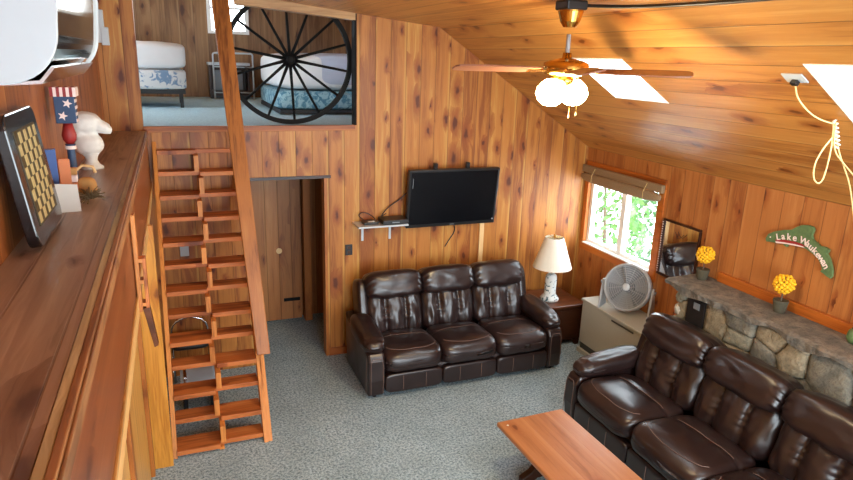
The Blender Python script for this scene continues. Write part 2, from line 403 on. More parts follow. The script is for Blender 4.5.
for i, (x0, x1, y0, y1) in enumerate(SK):
    e = .0; fr0 = MB(); fr0.cur = 0
    g = MB()
    g.hexa([(x0-e,y0-e,ceil_z(x0-e)+TH),(x1+e,y0-e,ceil_z(x1+e)+TH),(x1+e,y1+e,ceil_z(x1+e)+TH),(x0-e,y1+e,ceil_z(x0-e)+TH),
            (x0-e,y0-e,ceil_z(x0-e)+TH+.012),(x1+e,y0-e,ceil_z(x1+e)+TH+.012),(x1+e,y1+e,ceil_z(x1+e)+TH+.012),(x0-e,y1+e,ceil_z(x0-e)+TH+.012)])
    fx = MB(); w_ = .012  # white shaft lining added so the whole skylight opening reads blown out
    for (a0, a1, b0, b1) in ((x0, x0+w_, y0, y1), (x1-w_, x1, y0, y1), (x0+w_, x1-w_, y0, y0+w_), (x0+w_, x1-w_, y1-w_, y1)):
        fx.hexa([(a0,b0,ceil_z(a0)-.003),(a1,b0,ceil_z(a1)-.003),(a1,b1,ceil_z(a1)-.003),(a0,b1,ceil_z(a0)-.003),
                 (a0,b0,ceil_z(a0)+TH+.01),(a1,b0,ceil_z(a1)+TH+.01),(a1,b1,ceil_z(a1)+TH+.01),(a0,b1,ceil_z(a0)+TH+.01)])
    o = struct('window_%d' % (i+3), fx, M['whitepaint'])
    struct('pane', g, M['glass'], o)
# ledge: plank top, worn edge strip, panel front, bottom trim
struct('trim_1', MB().box(XL, -.270, YB, YF, 2.44, 2.5), M['ledge_top'], bevel=.002)
struct('trim_2', MB().box(-.268, -.247, YB, YF, 2.455, 2.503), M['ledge_edge'], bevel=.002)
struct('trim_18', MB().box(-.2465, -.228, YB, YF, 2.455, 2.505), M['edge_brown'], bevel=.003)
struct('trim_19', MB().box(-.228, -.220, YB, YF, 2.45, 2.495), M['edge_brown'], bevel=.003)
struct('trim_3', MB().box(-.255, -.235, YB, YF, 2.02, 2.455), M['panel'])
struct('trim_4', MB().box(-.262, -.226, YB, YF, 1.93, 2.02), M['trim_pale'], bevel=.003)
struct('trim_5', MB().box(-.36, XE-.02, YB, YF, 1.9, 1.93), M['trimwood'])
for k, y in enumerate((2.2, 3.35)):
    struct('trim_%d' % (6+k), MB().box(-.36, -.335, y, y+.09, 0, 1.9), M['trimwood'], bevel=.002)
struct('trim_8', MB().box(-.355, -.195, 4.82, 4.85, 0, 2.0), M['yellow_x'], bevel=.002)
struct('trim_9', MB().box(-.36, -.33, 4.72, 4.80, 0, 1.9), M['trimwood'], bevel=.002)
# loft opening trim
struct('trim_10', MB().box(-.26, 1.73, YF-.015, YF+.02, 2.485, 2.54), M['trim_x'], bevel=.003)
struct('trim_11', MB().box(1.722, 1.745, YF-.012, YF+.10, 2.54, 3.62), M['iron'])
hd = MB(); hd.hexa([(.60,YF-.02,3.64),(1.73,YF-.02,3.555),(1.73,YF+.12,3.555),(.60,YF+.12,3.64),(.60,YF-.02,3.735),(1.73,YF-.02,3.622),(1.73,YF+.12,3.622),(.60,YF+.12,3.735)])
struct('trim_12', hd, M['trim_head'])
# door opening trim
struct('trim_13', MB().box(1.40, 1.43, YF-.008, YF+.12, 0, 2.0), M['trimwood'])
struct('trim_14', MB().box(.60, 1.47, YF-.014, YF, 2.0, 2.03), M['darkwood'])
# window trims and window
WF = MB(); a = .02
WF.box(XR-a, XR, WY0-.09, WY0, WZ0-.09, WZ1); WF.box(XR-a, XR, WY1, WY1+.07, WZ0-.09, WZ1)
WF.box(XR-a, XR, WY0, WY1, WZ0-.09, WZ0); WF.box(XR-a, XR, WY0-.09, WY1+.07, WZ1, 2.10)
struct('trim_15', WF, M['trim_y'], bevel=.003)
w = MB(); x0, x1 = XR+.03, XR+.09
w.box(x0, x1, WY0, WY0+.05, WZ0, WZ1); w.box(x0, x1, WY1-.05, WY1, WZ0, WZ1); w.box(x0, x1, WY0+.05, WY1-.05, WZ0, WZ0+.05)
w.box(x0, x1, WY0+.05, WY1-.05, WZ1-.05, WZ1); w.box(x0-.01, x1, 5.63, 5.71, WZ0+.05, WZ1-.05)
wo = struct('window_1', w, M['whitepaint'], bevel=.003)
struct('pane', MB().box(x0+.025, x0+.03, WY0+.05, WY1-.05, WZ0+.05, WZ1-.05), M['glass'], wo)
struct('window_sill', MB().box(XR-.03, x0, WY0, WY1, WZ0-.005, WZ0+.012), M['whitepaint'], wo)
# baseboard above mantel, skirting
struct('baseboard_mantel', MB().box(XR-.035, XR, YB, 4.18, 1.31, 1.40), M['trim_y'], bevel=.004)
struct('baseboard_far', MB().box(1.43, XR, YF-.02, YF, 0, .09), M['trim_x'], bevel=.003)
struct('baseboard_right', MB().box(XR-.02, XR, 4.72, YF-.02, 0, .09), M['trim_y'])

# room below the loft, behind the doorway
struct('wall_back_room', MB().box(-.9, 3.0, 7.62, 7.72, 0, 2.35), M['door'])
struct('wall_back_room_left', MB().box(.30, .36, YF+T, 7.62, 0, 2.35), M['pine_yw'])
struct('wall_back_room_right', MB().box(2.2, 2.26, YF+T, 7.62, 0, 2.35), M['pine_yw'])
dr = thing('plank_door', 'pale knotty pine plank door with black strap hinge beyond the doorway', 'door', (.72, 7.5, 0))
MB().box(0, .62, 0, .04, .02, 2.0).build('panel', M['door'], dr)
MB().box(.40, .60, -.012, 0, .26, .30).build('strap_hinge', M['iron'], dr)
MB().lathe([(.035, 0), (.035, -.012), (.0, -.013)], (.36, 0, .92), 'y', 16).build('round_plate', M['creamstrip'], dr)
struct('trim_16', MB().box(1.37, 1.46, 7.42, 7.58, 0, 2.1), M['trimwood'], bevel=.003)
struct('trim_17', MB().box(.60, .70, 7.5, 7.6, 0, 2.1), M['trimwood'])

# loft room
struct('floor.001', MB().box(-2.2, 3.4, YF+.02, 10.95, 2.35, LZ), M['loftcarpet'])
lw = MB()
lw.box(-2.2, .60, 10.92, 11.02, LZ, 4.7); lw.box(1.22, 3.4, 10.92, 11.02, LZ, 4.7); lw.box(.60, 1.22, 10.92, 11.02, LZ, 3.50); lw.box(.60, 1.22, 10.92, 11.02, 4.3, 4.7)
struct('wall_loft_back', lw, M['loftwall'])
lwl = MB(); lwl.box(-2.25, -2.15, YF+T, 7.6, LZ, 4.7); lwl.box(-2.25, -2.15, 9.3, 11, LZ, 4.7); lwl.box(-2.25, -2.15, 7.6, 9.3, LZ, 3.0); lwl.box(-2.25, -2.15, 7.6, 9.3, 4.3, 4.7)
struct('wall_loft_left', lwl, M['pine_yw'])
struct('wall_loft_right', MB().box(3.35, 3.45, YF+T, 11, LZ, 4.7), M['pine_yw'])
struct('wall_loft_front', MB().box(-2.2, -.60, YF, YF+T, 0, 4.7).box(-.60, 1.73, YF+.02, YF+T, 3.86, 4.7).box(1.73, 3.4, YF+.02, YF+T, 3.7, 4.7), M['pine_xw'])
struct('ceiling.001', MB().box(-2.25, 3.45, YF+.02, 11.02, 4.7, 4.8), M['ceil'])
lf = MB(); lf.box(.60, .66, 10.88, 10.94, 3.50, 4.3); lf.box(1.16, 1.22, 10.88, 10.94, 3.50, 4.3); lf.box(.66, 1.16, 10.88, 10.94, 3.50, 3.55); lf.box(.66, 1.16, 10.88, 10.94, 4.25, 4.3); lf.box(.66, 1.16, 10.9, 10.94, 3.86, 3.90)
lo = struct('window_2', lf, M['whitepaint'], bevel=.003)
struct('pane', MB().box(.66, 1.16, 10.945, 10.95, 3.55, 4.25), M['glass'], lo)

# ================================================================ LADDER STAIR
lad = thing('ladder_stair', 'steep pine ladder with staggered treads rising to the loft opening', 'ladder', (0, 0, 0))
def ly(z): return 4.92+1.43*z/2.33
SXL, SXR, SC = -.20, .565, .185
def slant(mb, x0, x1, z0, z1, d0, d1):
    mb.hexa([(x0, ly(z0)+d0, z0), (x1, ly(z0)+d0, z0), (x1, ly(z0)+d1, z0), (x0, ly(z0)+d1, z0),
             (x0, ly(z1)+d0, z1), (x1, ly(z1)+d0, z1), (x1, ly(z1)+d1, z1), (x0, ly(z1)+d1, z1)]); return mb
slant(MB(), SXL, SXL+.035, 0, 2.40, -.01, .10).build('stringer', M['string'], lad, bevel=.003)
slant(MB(), SXR-.035, SXR, 0, 2.40, -.01, .10).build('stringer', M['string'], lad, bevel=.003)
NT = 13; dz = .189
for k in range(NT):
    z = .06+dz*k; t = .04
    deepL = (k % 2 == 0)
    fl, fr_ = (-.045, .015) if deepL else (.015, -.045)
    y = ly(z)
    mid = SC+(-.012 if deepL else .012)
    b_ = .18
    poly = [(SXL+.035, y+fl), (mid, y+fl), (mid, y+fr_), (SXR-.035, y+fr_), (SXR-.035, y+b_), (SXL+.035, y+b_)]
    MB().prism(poly, 2, z-t, z).build('tread', M['tread'], lad, bevel=.003)
    if k < NT-1:
        z1 = z+dz-t; mx = SC+(.016 if deepL else -.016)
        mb = MB(); y0 = ly(z)+.0; 
        mb.box(mx-.021, mx+.021, y0-.02, y0+.16, z, z1)
        mb.build('divider', M['string'], lad, bevel=.002)
MB().box(SC-.02, SC+.02, ly(0)+.01, ly(0)+.12, 0, .023).build('divider', M['string'], lad)
hr = MB()
pb = Vector((.575, 5.17, .70)); pt = Vector((.44, 6.15, 3.68))
dn = (pt-pb).normalized(); sx_ = Vector((1, 0, 0)); dp = Vector((0, dn.z, -dn.y)).normalized()
def rp(P, w0, w1): return [P+sx_*w0+dp*0, P+sx_*w1+dp*0, P+sx_*w1+dp*.04, P+sx_*w0+dp*.04]
hr.hexa(rp(pb, -.048, .066)+rp(pt, -.06, .085))
hr.build('handrail_plank', M['rail'], lad, bevel=.006)
hb = MB(); slant(hb, SXR, SXR+.02, .5, 1.0, -.03, .06); hb.build('cleat', M['string'], lad)
slant(MB(), SXR, SXR+.035, 0, 2.45, .0, .09).build('outer_rail', M['string'], lad, bevel=.003)

# things stored below the ladder
t = thing('canister', 'pale grey metal cylinder lying on the floor behind the ladder treads', 'canister', (.04, 5.72, 0))
MB().lathe([(.0, -.15), (.085, -.15), (.095, -.13), (.095, .13), (.085, .15), (0, .15)], (0, 0, .30), 'x', 24).build('tank', M['greyplastic'], t, smooth=False)
MB().lathe([(.10, -.125), (.103, -.12), (.103, -.10), (.10, -.095)], (0, 0, .30), 'x', 24).build('collar', M['chrome'], t)
for x in (-.14, .10): MB().box(x, x+.04, -.10, .10, 0, .24).build('foot', M['black'], t)
t = thing('tube_frame_chair', 'chair with bent chrome tube frame standing in the dark under the ladder', 'chair', (-.01, 6.03, 0))
arc = [(-.16+.34*(.5-.5*math.cos(PI*i/12)), .25, .55+.13*math.sin(PI*i/12)) for i in range(13)]
MB().tube([(-.16, .22, 0), (-.16, .24, .3)]+arc+[(.18, .24, .3), (.18, .22, 0)], .012).build('back_frame', M['chrome'], t, smooth=True)
for sx2 in (-.16, .18): MB().tube([(sx2, -.12, 0), (sx2, -.1, .46), (sx2, .24, .48)], .011).build('leg', M['chrome'], t, smooth=True)
MB().cushion(sell((.01, .08, .50), (.17, .17, .03), 5)).build('seat', M['black'], t, smooth=True)

# ================================================================ SOFAS
def make_sofa(label, loc, rz, SW=.61):
    s = thing('reclining_sofa', label, 'sofa', loc, rz, None)
    L = M['leather']; ST = M['stitch']
    AX_ = 1.5*SW+.085
    def nz(p, sc, a): return noise.noise(Vector(p)*sc)*a
    # base and back shell
    MB().cushion(sell((0, .03, .16), (1.5*SW, .44, .12), 12), 10).build('base', L, s, smooth=True)
    bs = MB(); bs.prism([(.14, .05), (.42, .05), (.43, .12), (.46, .88), (.44, .92), (.38, .92), (.26, .5)], 0, -1.5*SW-.03, 1.5*SW+.03)
    bs.build('back_shell', L, s, bevel=.03)
    for i in (-1, 0, 1):
        cx = i*SW
        # front footrest panel
        fp = MB().cushion(sell((cx, -.44, .15), (SW/2-.004, .045, .10), 7), 12).build('footrest', L, s, smooth=True)
        for q in (-.12, .12):
            MB().tube([(cx+q, -.487, .075), (cx+q, -.489, .15), (cx+q, -.487, .225)], .0028, 6).build('stitching', ST, fp)
        # seat: front roll + rear pad
        sd = i*10
        def dseat(x, y, z, sd=sd):
            w = noise.noise(Vector((x*2+sd, y*2, z*2)))*.008
            dome = .022*(1-x*x)*(1-min(1, abs(y))**2) if z > 0 else 0
            drop = -.05*max(0, (-y-.35)/.65)**2 if z > 0 else 0
            crease = -.016*math.exp(-((y-.30)/.06)**2) if z > 0 else 0
            return (0, w*.5, dome+drop+crease+w)
        f_ = sell((cx, -.20, .36), (SW/2+.002, .315, .115), 5.5, rx=-.05, disp=dseat)
        seat = MB().cushion(f_, 26).build('seat', L, s, smooth=True)
        st = MB()
        def on(pts, rr=.0024):
            q = []
            for (x, y, z) in pts:
                P = f_((x, y, z)); q.append(P+Vector((0, -.002, .003)))
            st.tube(q, rr, 6)
        on([(-.93+1.86*k/20, -.50-.30*math.sin(PI*k/20)**.5, 1) for k in range(21)])
        on([(-.8+1.6*k/12, .34, 1) for k in range(13)])
        st.build('stitching', ST, seat)
        # lower back pad with upright channels and gathers
        def dback(x, y, z, sd=sd):
            v = 0
            if y < 0.2:
                for c_ in (-.36, .36):
                    v += .030*math.exp(-((x-c_)/.06)**2)
                    v += .006*math.sin(z*19+c_*9+sd+3*math.sin(z*5))*math.exp(-((x-c_)/.13)**2)
                v -= .03*(1-abs(x)**2)*(1-z*z)+.012*math.cos(x*8.7)
                v += noise.noise(Vector((x*5+sd, z*1.6, 1)))*.014
                v += noise.noise(Vector((x*10+sd, z*3, 5)))*.006
            return (0, v, 0)
        MB().cushion(sell((cx, .235, .61), (SW/2+.004, .12, .25), 4.5, rx=-.28, disp=dback), 34).build('backrest', L, s, smooth=True)
        # head pillow
        def dhead(x, y, z, sd=sd):
            e = max(0, abs(x)-.72)/.28
            v = .009*e*math.sin(z*15+y*11+sd)+noise.noise(Vector((x*2.5+sd, y*2, z*2)))*.008
            return (0, v, v)
        MB().cushion(sell((cx, .275, .90), (SW/2+.008, .175, .15), 3.9, rx=-.35, disp=dhead), 26).build('headrest', L, s, smooth=True)
    for sg in (-1, 1):
        ax = sg*AX_
        sp = MB(); sp.prism([(-.46, .03), (.36, .03), (.40, .3), (.42, .60), (.30, .56), (-.30, .50), (-.44, .47), (-.475, .40), (-.485, .2)], 0, ax-.085, ax+.085)
        arm = sp.build('arm', L, s, bevel=.025)
        def darm(x, y, z, sg=sg):
            g = .006*math.sin(y*26)*math.exp(-((y+.75)/.15)**2)+noise.noise(Vector((x*2, y*2.5+sg*5, z*2)))*.009
            return (0, 0, g+(.02*y if z > 0 else 0))
        MB().cushion(sell((ax-sg*.005, -.10, .545), (.125, .345, .085), 3.2, rx=.06, disp=darm), 24).build('arm_pad', L, arm, smooth=True)
        st = MB()
        st.tube([(ax-.060, -.487, .07), (ax-.062, -.489, .2), (ax-.060, -.480, .38), (ax-.04, -.476, .43), (ax+.04, -.476, .43), (ax+.060, -.480, .38), (ax+.062, -.489, .2), (ax+.060, -.487, .07)], .0025, 6)
        st.tube([(ax+sg*.087, -.40, .06), (ax+sg*.087, -.41, .42)], .0028, 6)
        st.build('stitching', ST, arm)
        # side wing of the back
        MB().cushion(sell((sg*(1.5*SW+.03), .32, .70), (.055, .14, .26), 4, rx=-.26), 14).build('back_wing', L, s, smooth=True)
    for sx2 in (-AX_, AX_):
        for sy in (-.40, .38): MB().lathe([(.02, 0), (.025, .05)], (sx2, sy, 0), 'z', 12).build('foot', M['black'], s)
    return s
sofa = make_sofa('dark brown leather reclining sofa against the pine wall below the television', (2.65, 5.77, 0), 0)
sofa2 = make_sofa('dark brown leather reclining sofa in front of the stone fireplace, beside the coffee table', (3.735, 3.19, 0), -PI/2, .74); sofa2.scale = (1, 1.07, 1)
for s_ in (sofa, sofa2): s_['group'] = 'matching leather reclining sofas'

# ================================================================ COFFEE TABLE
ct = thing('coffee_table', 'low orange pine coffee table with dark trestle legs', 'table', (2.56, 3.30, 0), .02)
MB().box(-.31, .31, -1.0, .66, .39, .43).build('tabletop', M['table'], ct, bevel=.012)
for yy in (.42, -.76):
    g = MB(); pr = [(-.20, 0), (-.20, .05), (-.12, .09), (-.06, .16), (-.05, .26), (-.16, .34), (-.22, .39), (.22, .39), (.16, .34), (.05, .26), (.06, .16), (.12, .09), (.20, .05), (.20, 0), (.10, .0), (.06, .03), (-.06, .03), (-.10, 0)]
    g.prism(pr, 1, yy-.03, yy+.03); g.build('trestle_leg', M['darkwood'], ct, bevel=.006)
MB().box(-.02, .02, -.73, .39, .14, .22).build('stretcher', M['darkwood'], ct, bevel=.004)
MB().lathe([(.009, 0), (.009, .002), (0, .002)], (-.25, .585, .43), 'z', 12).build('white_spot', M['paper'], ct)

# ================================================================ TELEVISION, SHELF
tv = thing('television', 'wide black flat television mounted on the pine wall above the sofa', 'television', (2.80, 6.26, 1.76))
tv.rotation_euler = (math.radians(7), 0, 0)
MB().box(-.535, .535, -.03, .03, -.325, .325).build('bezel', M['black'], tv, bevel=.008)
MB().box(-.505, .505, -.034, -.030, -.285, .30).build('screen', M['screen'], tv)
MB().box(-.49, -.485, -.0355, -.034, .13, .24).build('sticker', M['greydark'], tv)
MB().box(-.02, .03, -.0325, -.0300, -.310, -.302).build('badge', M['greydark'], tv)
MB().lathe([(.008, 0), (.008, -.003), (0, -.003)], (.50, -.034, -.27), 'y', 10).build('indicator', M['white'], tv)
MB().box(-.3, .3, .03, .07, -.15, .15).build('wall_mount', M['black'], tv)
for x in (-.225, .155): MB().box(x-.02, x+.02, .0, .045, .30, .385).build('bracket', M['black'], tv, bevel=.004)
def cable(name, pts, r, mat, label, cat='cable', group=None, sm=3):
    P = [Vector(p) for p in pts]
    for _ in range(sm):
        Q = [P[0]]
        for i in range(len(P)-1): Q += [P[i]*.75+P[i+1]*.25, P[i]*.25+P[i+1]*.75]
        P = Q+[P[-1]]
    o = MB().tube(P, r, 6).build(name, mat, None, smooth=True); return tag(o, label, cat, group)
cable('cable', [(2.30, 6.35, 1.82), (2.22, 6.36, 1.74), (2.08, 6.36, 1.66), (1.98, 6.3, 1.57), (2.06, 6.34, 1.60)], .006, M['black'], 'black cable running from the left side of the television to the shelf')
cable('cable', [(3.33, 6.33, 2.0), (3.42, 6.37, 1.9), (3.40, 6.37, 1.72), (3.31, 6.35, 1.60)], .005, M['black'], 'black cable looping out at the right side of the television')
cable('cable', [(2.86, 6.34, 1.45), (2.90, 6.37, 1.34), (2.83, 6.375, 1.24), (2.78, 6.375, 1.16)], .006, M['black'], 'short black cable dangling on the wall under the television')
tag(MB().box(3.21, 3.265, 6.37, 6.39, .92, 1.44).build('cable_cover', M['creamstrip'], None, bevel=.003), 'pale upright cable cover strip on the pine wall between television and sofa', 'cable cover')
sh = thing('wall_shelf', 'small white shelf on two brackets left of the television', 'shelf', (1.98, 6.39, 1.50))
MB().box(-.28, .27, -.25, 0, 0, .018).build('board', M['white'], sh, bevel=.003)
for x in (-.17, .14):
    g = MB(); g.box(x-.012, x+.012, -.008, 0, -.20, 0); g.box(x-.012, x+.012, -.20, -.008, -.008, 0)
    g.build('bracket', M['white'], sh)
t = thing('media_player', 'flat black media player box on the white shelf, nearest the television', 'media player', (2.12, 6.25, 1.518))
MB().box(-.15, .13, -.10, .10, .004, .05).build('case', M['black'], t, bevel=.006)
MB().box(-.05, .03, -.102, -.099, .02, .03).build('display', M['greydark'], t)
for x in (-.12, .10): MB().box(x-.01, x+.01, -.08, -.06, 0, .005).build('foot', M['black'], t)
t = thing('router', 'small black router with pale top on the left half of the white shelf', 'router', (1.86, 6.27, 1.518))
MB().box(-.08, .08, -.06, .06, 0, .028).build('case', M['black'], t, bevel=.006)
MB().box(-.03, .04, -.05, -.01, .028, .031).build('label_plate', M['paper'], t)
cable('cable', [(1.80, 6.30, 1.553), (1.74, 6.33, 1.60), (1.80, 6.35, 1.63), (1.88, 6.34, 1.60), (1.93, 6.3, 1.553)], .005, M['black'], 'thin black cable looped over the router on the white shelf')
ol = thing('wall_outlet', 'small dark wall outlet on the pine wall below the white shelf', 'outlet', (1.66, 6.39, 1.21))
MB().box(-.04, .04, -.008, 0, -.06, .06).build('plate', M['black'], ol, bevel=.003)
for z in (-.025, .025): MB().box(-.016, .016, -.011, -.008, z-.015, z+.015).build('socket', M['darkwood'], ol)
tag(MB().box(-.03, .05, 6.375, 6.39, 1.28, 1.38).build('junction_plate', M['greyplastic'], None, bevel=.003), 'blue grey plate on the pine wall seen between the ladder treads', 'wall plate')
ib = thing('intercom', 'small white box on the wall behind the far end of the air conditioner', 'wall box', (-.525, 6.389, 3.37))
MB().box(-.05, .03, -.04, 0, -.11, .16).build('case', M['white'], ib, bevel=.006)
MB().box(.0, .06, -.045, 0, -.13, .02).build('lower_case', M['white'], ib, bevel=.006)

# ================================================================ END TABLE, LAMP
et = thing('end_table', 'dark brown wooden end table in the corner beside the sofa, under the lamp', 'table', (4.03, 6.05, 0))
MB().box(-.25, .31, -.30, .30, .49, .52).build('tabletop', M['brownwood'], et, bevel=.008)
MB().box(-.22, .28, -.27, .27, .08, .49).build('cabinet', M['darkwood'], et, bevel=.005)
MB().box(-.19, .25, -.28, -.27, .12, .45).build('door', M['darkwood'], et, bevel=.004)
MB().lathe([(.012, 0), (.016, -.02), (0, -.024)], (-.14, -.28, .3), 'y', 12).build('knob', M['brass'], et)
for a_ in (-.19, .25):
    for b2 in (-.24, .24): MB().box(a_-.025, a_+.025, b2-.025, b2+.025, 0, .08).build('leg', M['darkwood'], et)
lp = thing('table_lamp', 'table lamp with cream shade and painted ceramic base on the corner end table', 'lamp', (3.99, 6.0, .521)); lp.scale = (1, 1, 1.03)
MB().lathe([(.0, 0), (.105, 0), (.11, .02), (.095, .045), (.075, .06), (.068, .08), (.068, .27), (.058, .30), (.03, .32), (.0, .32)], seg=28).build('base', M['lampbase'], lp, smooth=True)
MB().lathe([(.012, .32), (.012, .42), (.0, .42)], seg=12).build('stem', M['brass'], lp)
sd_ = MB(); pr = [(.225, .395), (.105, .74), (.102, .74), (.222, .395)]
vs = []; fs = []; sg = 40
for r_, h in pr:
    for k in range(sg): vs.append((r_*math.cos(2*PI*k/sg), r_*math.sin(2*PI*k/sg), h))
for i in range(4):
    for k in range(sg): j = (i+1) % 4; fs.append((i*sg+k, i*sg+(k+1) % sg, j*sg+(k+1) % sg, j*sg+k))
sd_.add(vs, fs); sd_.build('lamp_shade', M['shade'], lp, smooth=False)
MB().lathe([(.004, .42), (.004, .74), (.014, .75), (.012, .775), (0, .78)], seg=10).build('finial', M['brass'], lp)
MB().tube([(-.1, 0, .74), (.1, 0, .74)], .003, 6).tube([(0, -.1, .74), (0, .1, .74)], .003, 6).build('shade_spider', M['brass'], lp)

# ================================================================ HEATER AND ROUND FAN
ht = thing('wall_heater', 'long beige metal heater cabinet under the window', 'heater', (4.41, 5.05, 0))
MB().box(-.21, .19, -.62, .59, .12, .62).build('cabinet', M['beige'], ht, bevel=.012)
MB().box(-.225, .19, -.63, .60, .62, .65).build('top_panel', M['beige'], ht, bevel=.008)
MB().box(-.20, .19, -.60, .57, .05, .12).build('vent_slot', M['beige_dark'], ht)
MB().box(-.23, .19, -.62, .59, 0, .05).build('plinth', M['beige'], ht, bevel=.004)
MB().box(-.22, -.20, -.30, .05, .585, .60).build('control_flap', M['beige_dark'], ht)
rf = thing('round_floor_fan', 'grey round fan with ribbed grille standing on the beige heater below the window', 'fan', (4.40, 5.15, .65), math.radians(0)); rf.scale = (.94, .94, .96)
# fan faces -x, slightly -y and up; axis direction
axd = Vector((-.80, -.50, .28)).normalized()
q = Vector((0, 0, 1)).rotation_difference(axd).to_matrix()
fc = Vector((0, 0, .29))
def fl(prof, seg=40): return MB().lathe(prof, fc, 'z', seg, q)
fl([(.225, -.08), (.255, -.07), (.27, .0), (.265, .06), (.25, .07), (.235, .06), (.235, -.06)]).build('housing', M['greyplastic'], rf, smooth=True)
gr = MB()
for r_ in [.035+.024*i for i in range(9)]:
    pts = [fc+q @ Vector((r_*math.cos(2*PI*k/40), r_*math.sin(2*PI*k/40), .068)) for k in range(41)]
    gr.tube(pts, .0035, 6, cap=False)
for k in range(12):
    t_ = 2*PI*k/12; gr.tube([fc+q @ Vector((.03*math.cos(t_), .03*math.sin(t_), .066)), fc+q @ Vector((.24*math.cos(t_+.3), .24*math.sin(t_+.3), .064))], .003, 6)
gr.build('front_grille', M['greyplastic'], rf, smooth=True)
gr = MB()
for r_ in (.06, .10, .14, .18, .22):
    gr.tube([fc+q @ Vector((r_*math.cos(2*PI*k/36), r_*math.sin(2*PI*k/36), -.07)) for k in range(37)], .004, 6, cap=False)
for k in range(8):
    t_ = 2*PI*k/8; gr.tube([fc+q @ Vector((.0, .0, -.07)), fc+q @ Vector((.235*math.cos(t_), .235*math.sin(t_), -.07))], .004, 6)
gr.build('rear_grille', M['greyplastic'], rf)
fl([(.04, .05), (.045, .075), (.035, .085), (0, .087)], 20).build('hub_cap', M['white'], rf, smooth=True)
for k in range(3):
    t_ = 2*PI*k/3; vs = []; n_ = 7
    for i in range(n_):
        a_ = t_+i*.16
        for r_ in (.04, .225): vs.append(fc+q @ Vector((r_*math.cos(a_), r_*math.sin(a_), -.02+.010*i)))
    vs2 = [v+q @ Vector((0, 0, .004)) for v in vs]; nn = len(vs)
    fs = [(2*i, 2*i+1, 2*i+3, 2*i+2) for i in range(n_-1)]+[(nn+2*i, nn+2*i+2, nn+2*i+3, nn+2*i+1) for i in range(n_-1)]
    MB().add(vs+vs2, fs).build('blade', M['greydark'], rf, smooth=True)
MB().lathe([(0, -.09), (.06, -.09), (.07, -.05), (.05, .04), (0, .04)], fc, 'z', 20, q).build('motor', M['greydark'], rf)
side = axd.cross(Vector((0, 0, 1))).normalized()
for sgn in (-1, 1):
    c0 = fc+side*(.285*sgn); g = MB()
    fwd = Vector((axd.x, axd.y, 0)).normalized()
    p1 = c0+Vector((0, 0, .04)); base = Vector((c0.x, c0.y, 0))
    w_ = side*.012
    g.hexa([base-fwd*.12-w_, base-fwd*.12+w_, base+fwd*.10+w_, base+fwd*.10-w_, p1-fwd*.025-w_, p1-fwd*.025+w_, p1+fwd*.025+w_, p1+fwd*.025-w_])
    g.build('side_stand', M['greyplastic'], rf, bevel=.005)
    MB().tube([c0-side*.03*sgn, c0+side*.03*sgn], .02, 12).build('pivot_knob', M['greydark'], rf)

# ================================================================ FIREPLACE
FX = 4.32; FY1 = 4.33; FY0 = 1.6; MZ = 1.31
fp = thing('stone_fireplace', 'grey fieldstone fireplace with rough slate mantel along the right wall', 'fireplace', (0, 0, 0))
MB().box(FX, XR-.001, FY0, FY1-.02, 0, MZ-.06).build('mortar_body', M['mortar'], fp, bevel=.02)
def clip(poly, a, b, c):   # keep a*x+b*y<=c
    out = []
    for i in range(len(poly)):
        p, q_ = poly[i], poly[(i+1) % len(poly)]
        dp_, dq = a*p[0]+b*p[1]-c, a*q_[0]+b*q_[1]-c
        if dp_ <= 0: out.append(p)
        if dp_*dq < 0: t_ = dp_/(dp_-dq); out.append((p[0]+(q_[0]-p[0])*t_, p[1]+(q_[1]-p[1])*t_))
    return out
rnd = random.Random(11)
sites = []
while len(sites) < 62:
    p = (rnd.uniform(FY0, FY1), rnd.uniform(0, MZ-.07))
    if all((p[0]-s_[0])**2+((p[1]-s_[1])*1.25)**2 > .165**2 for s_ in sites): sites.append(p)
    else:
        rnd.random()
        if rnd.random() < .002: break
stn = MB()
vents = [(4.0, 4.20, .95, 1.19), (2.36, 2.58, .88, 1.12)]
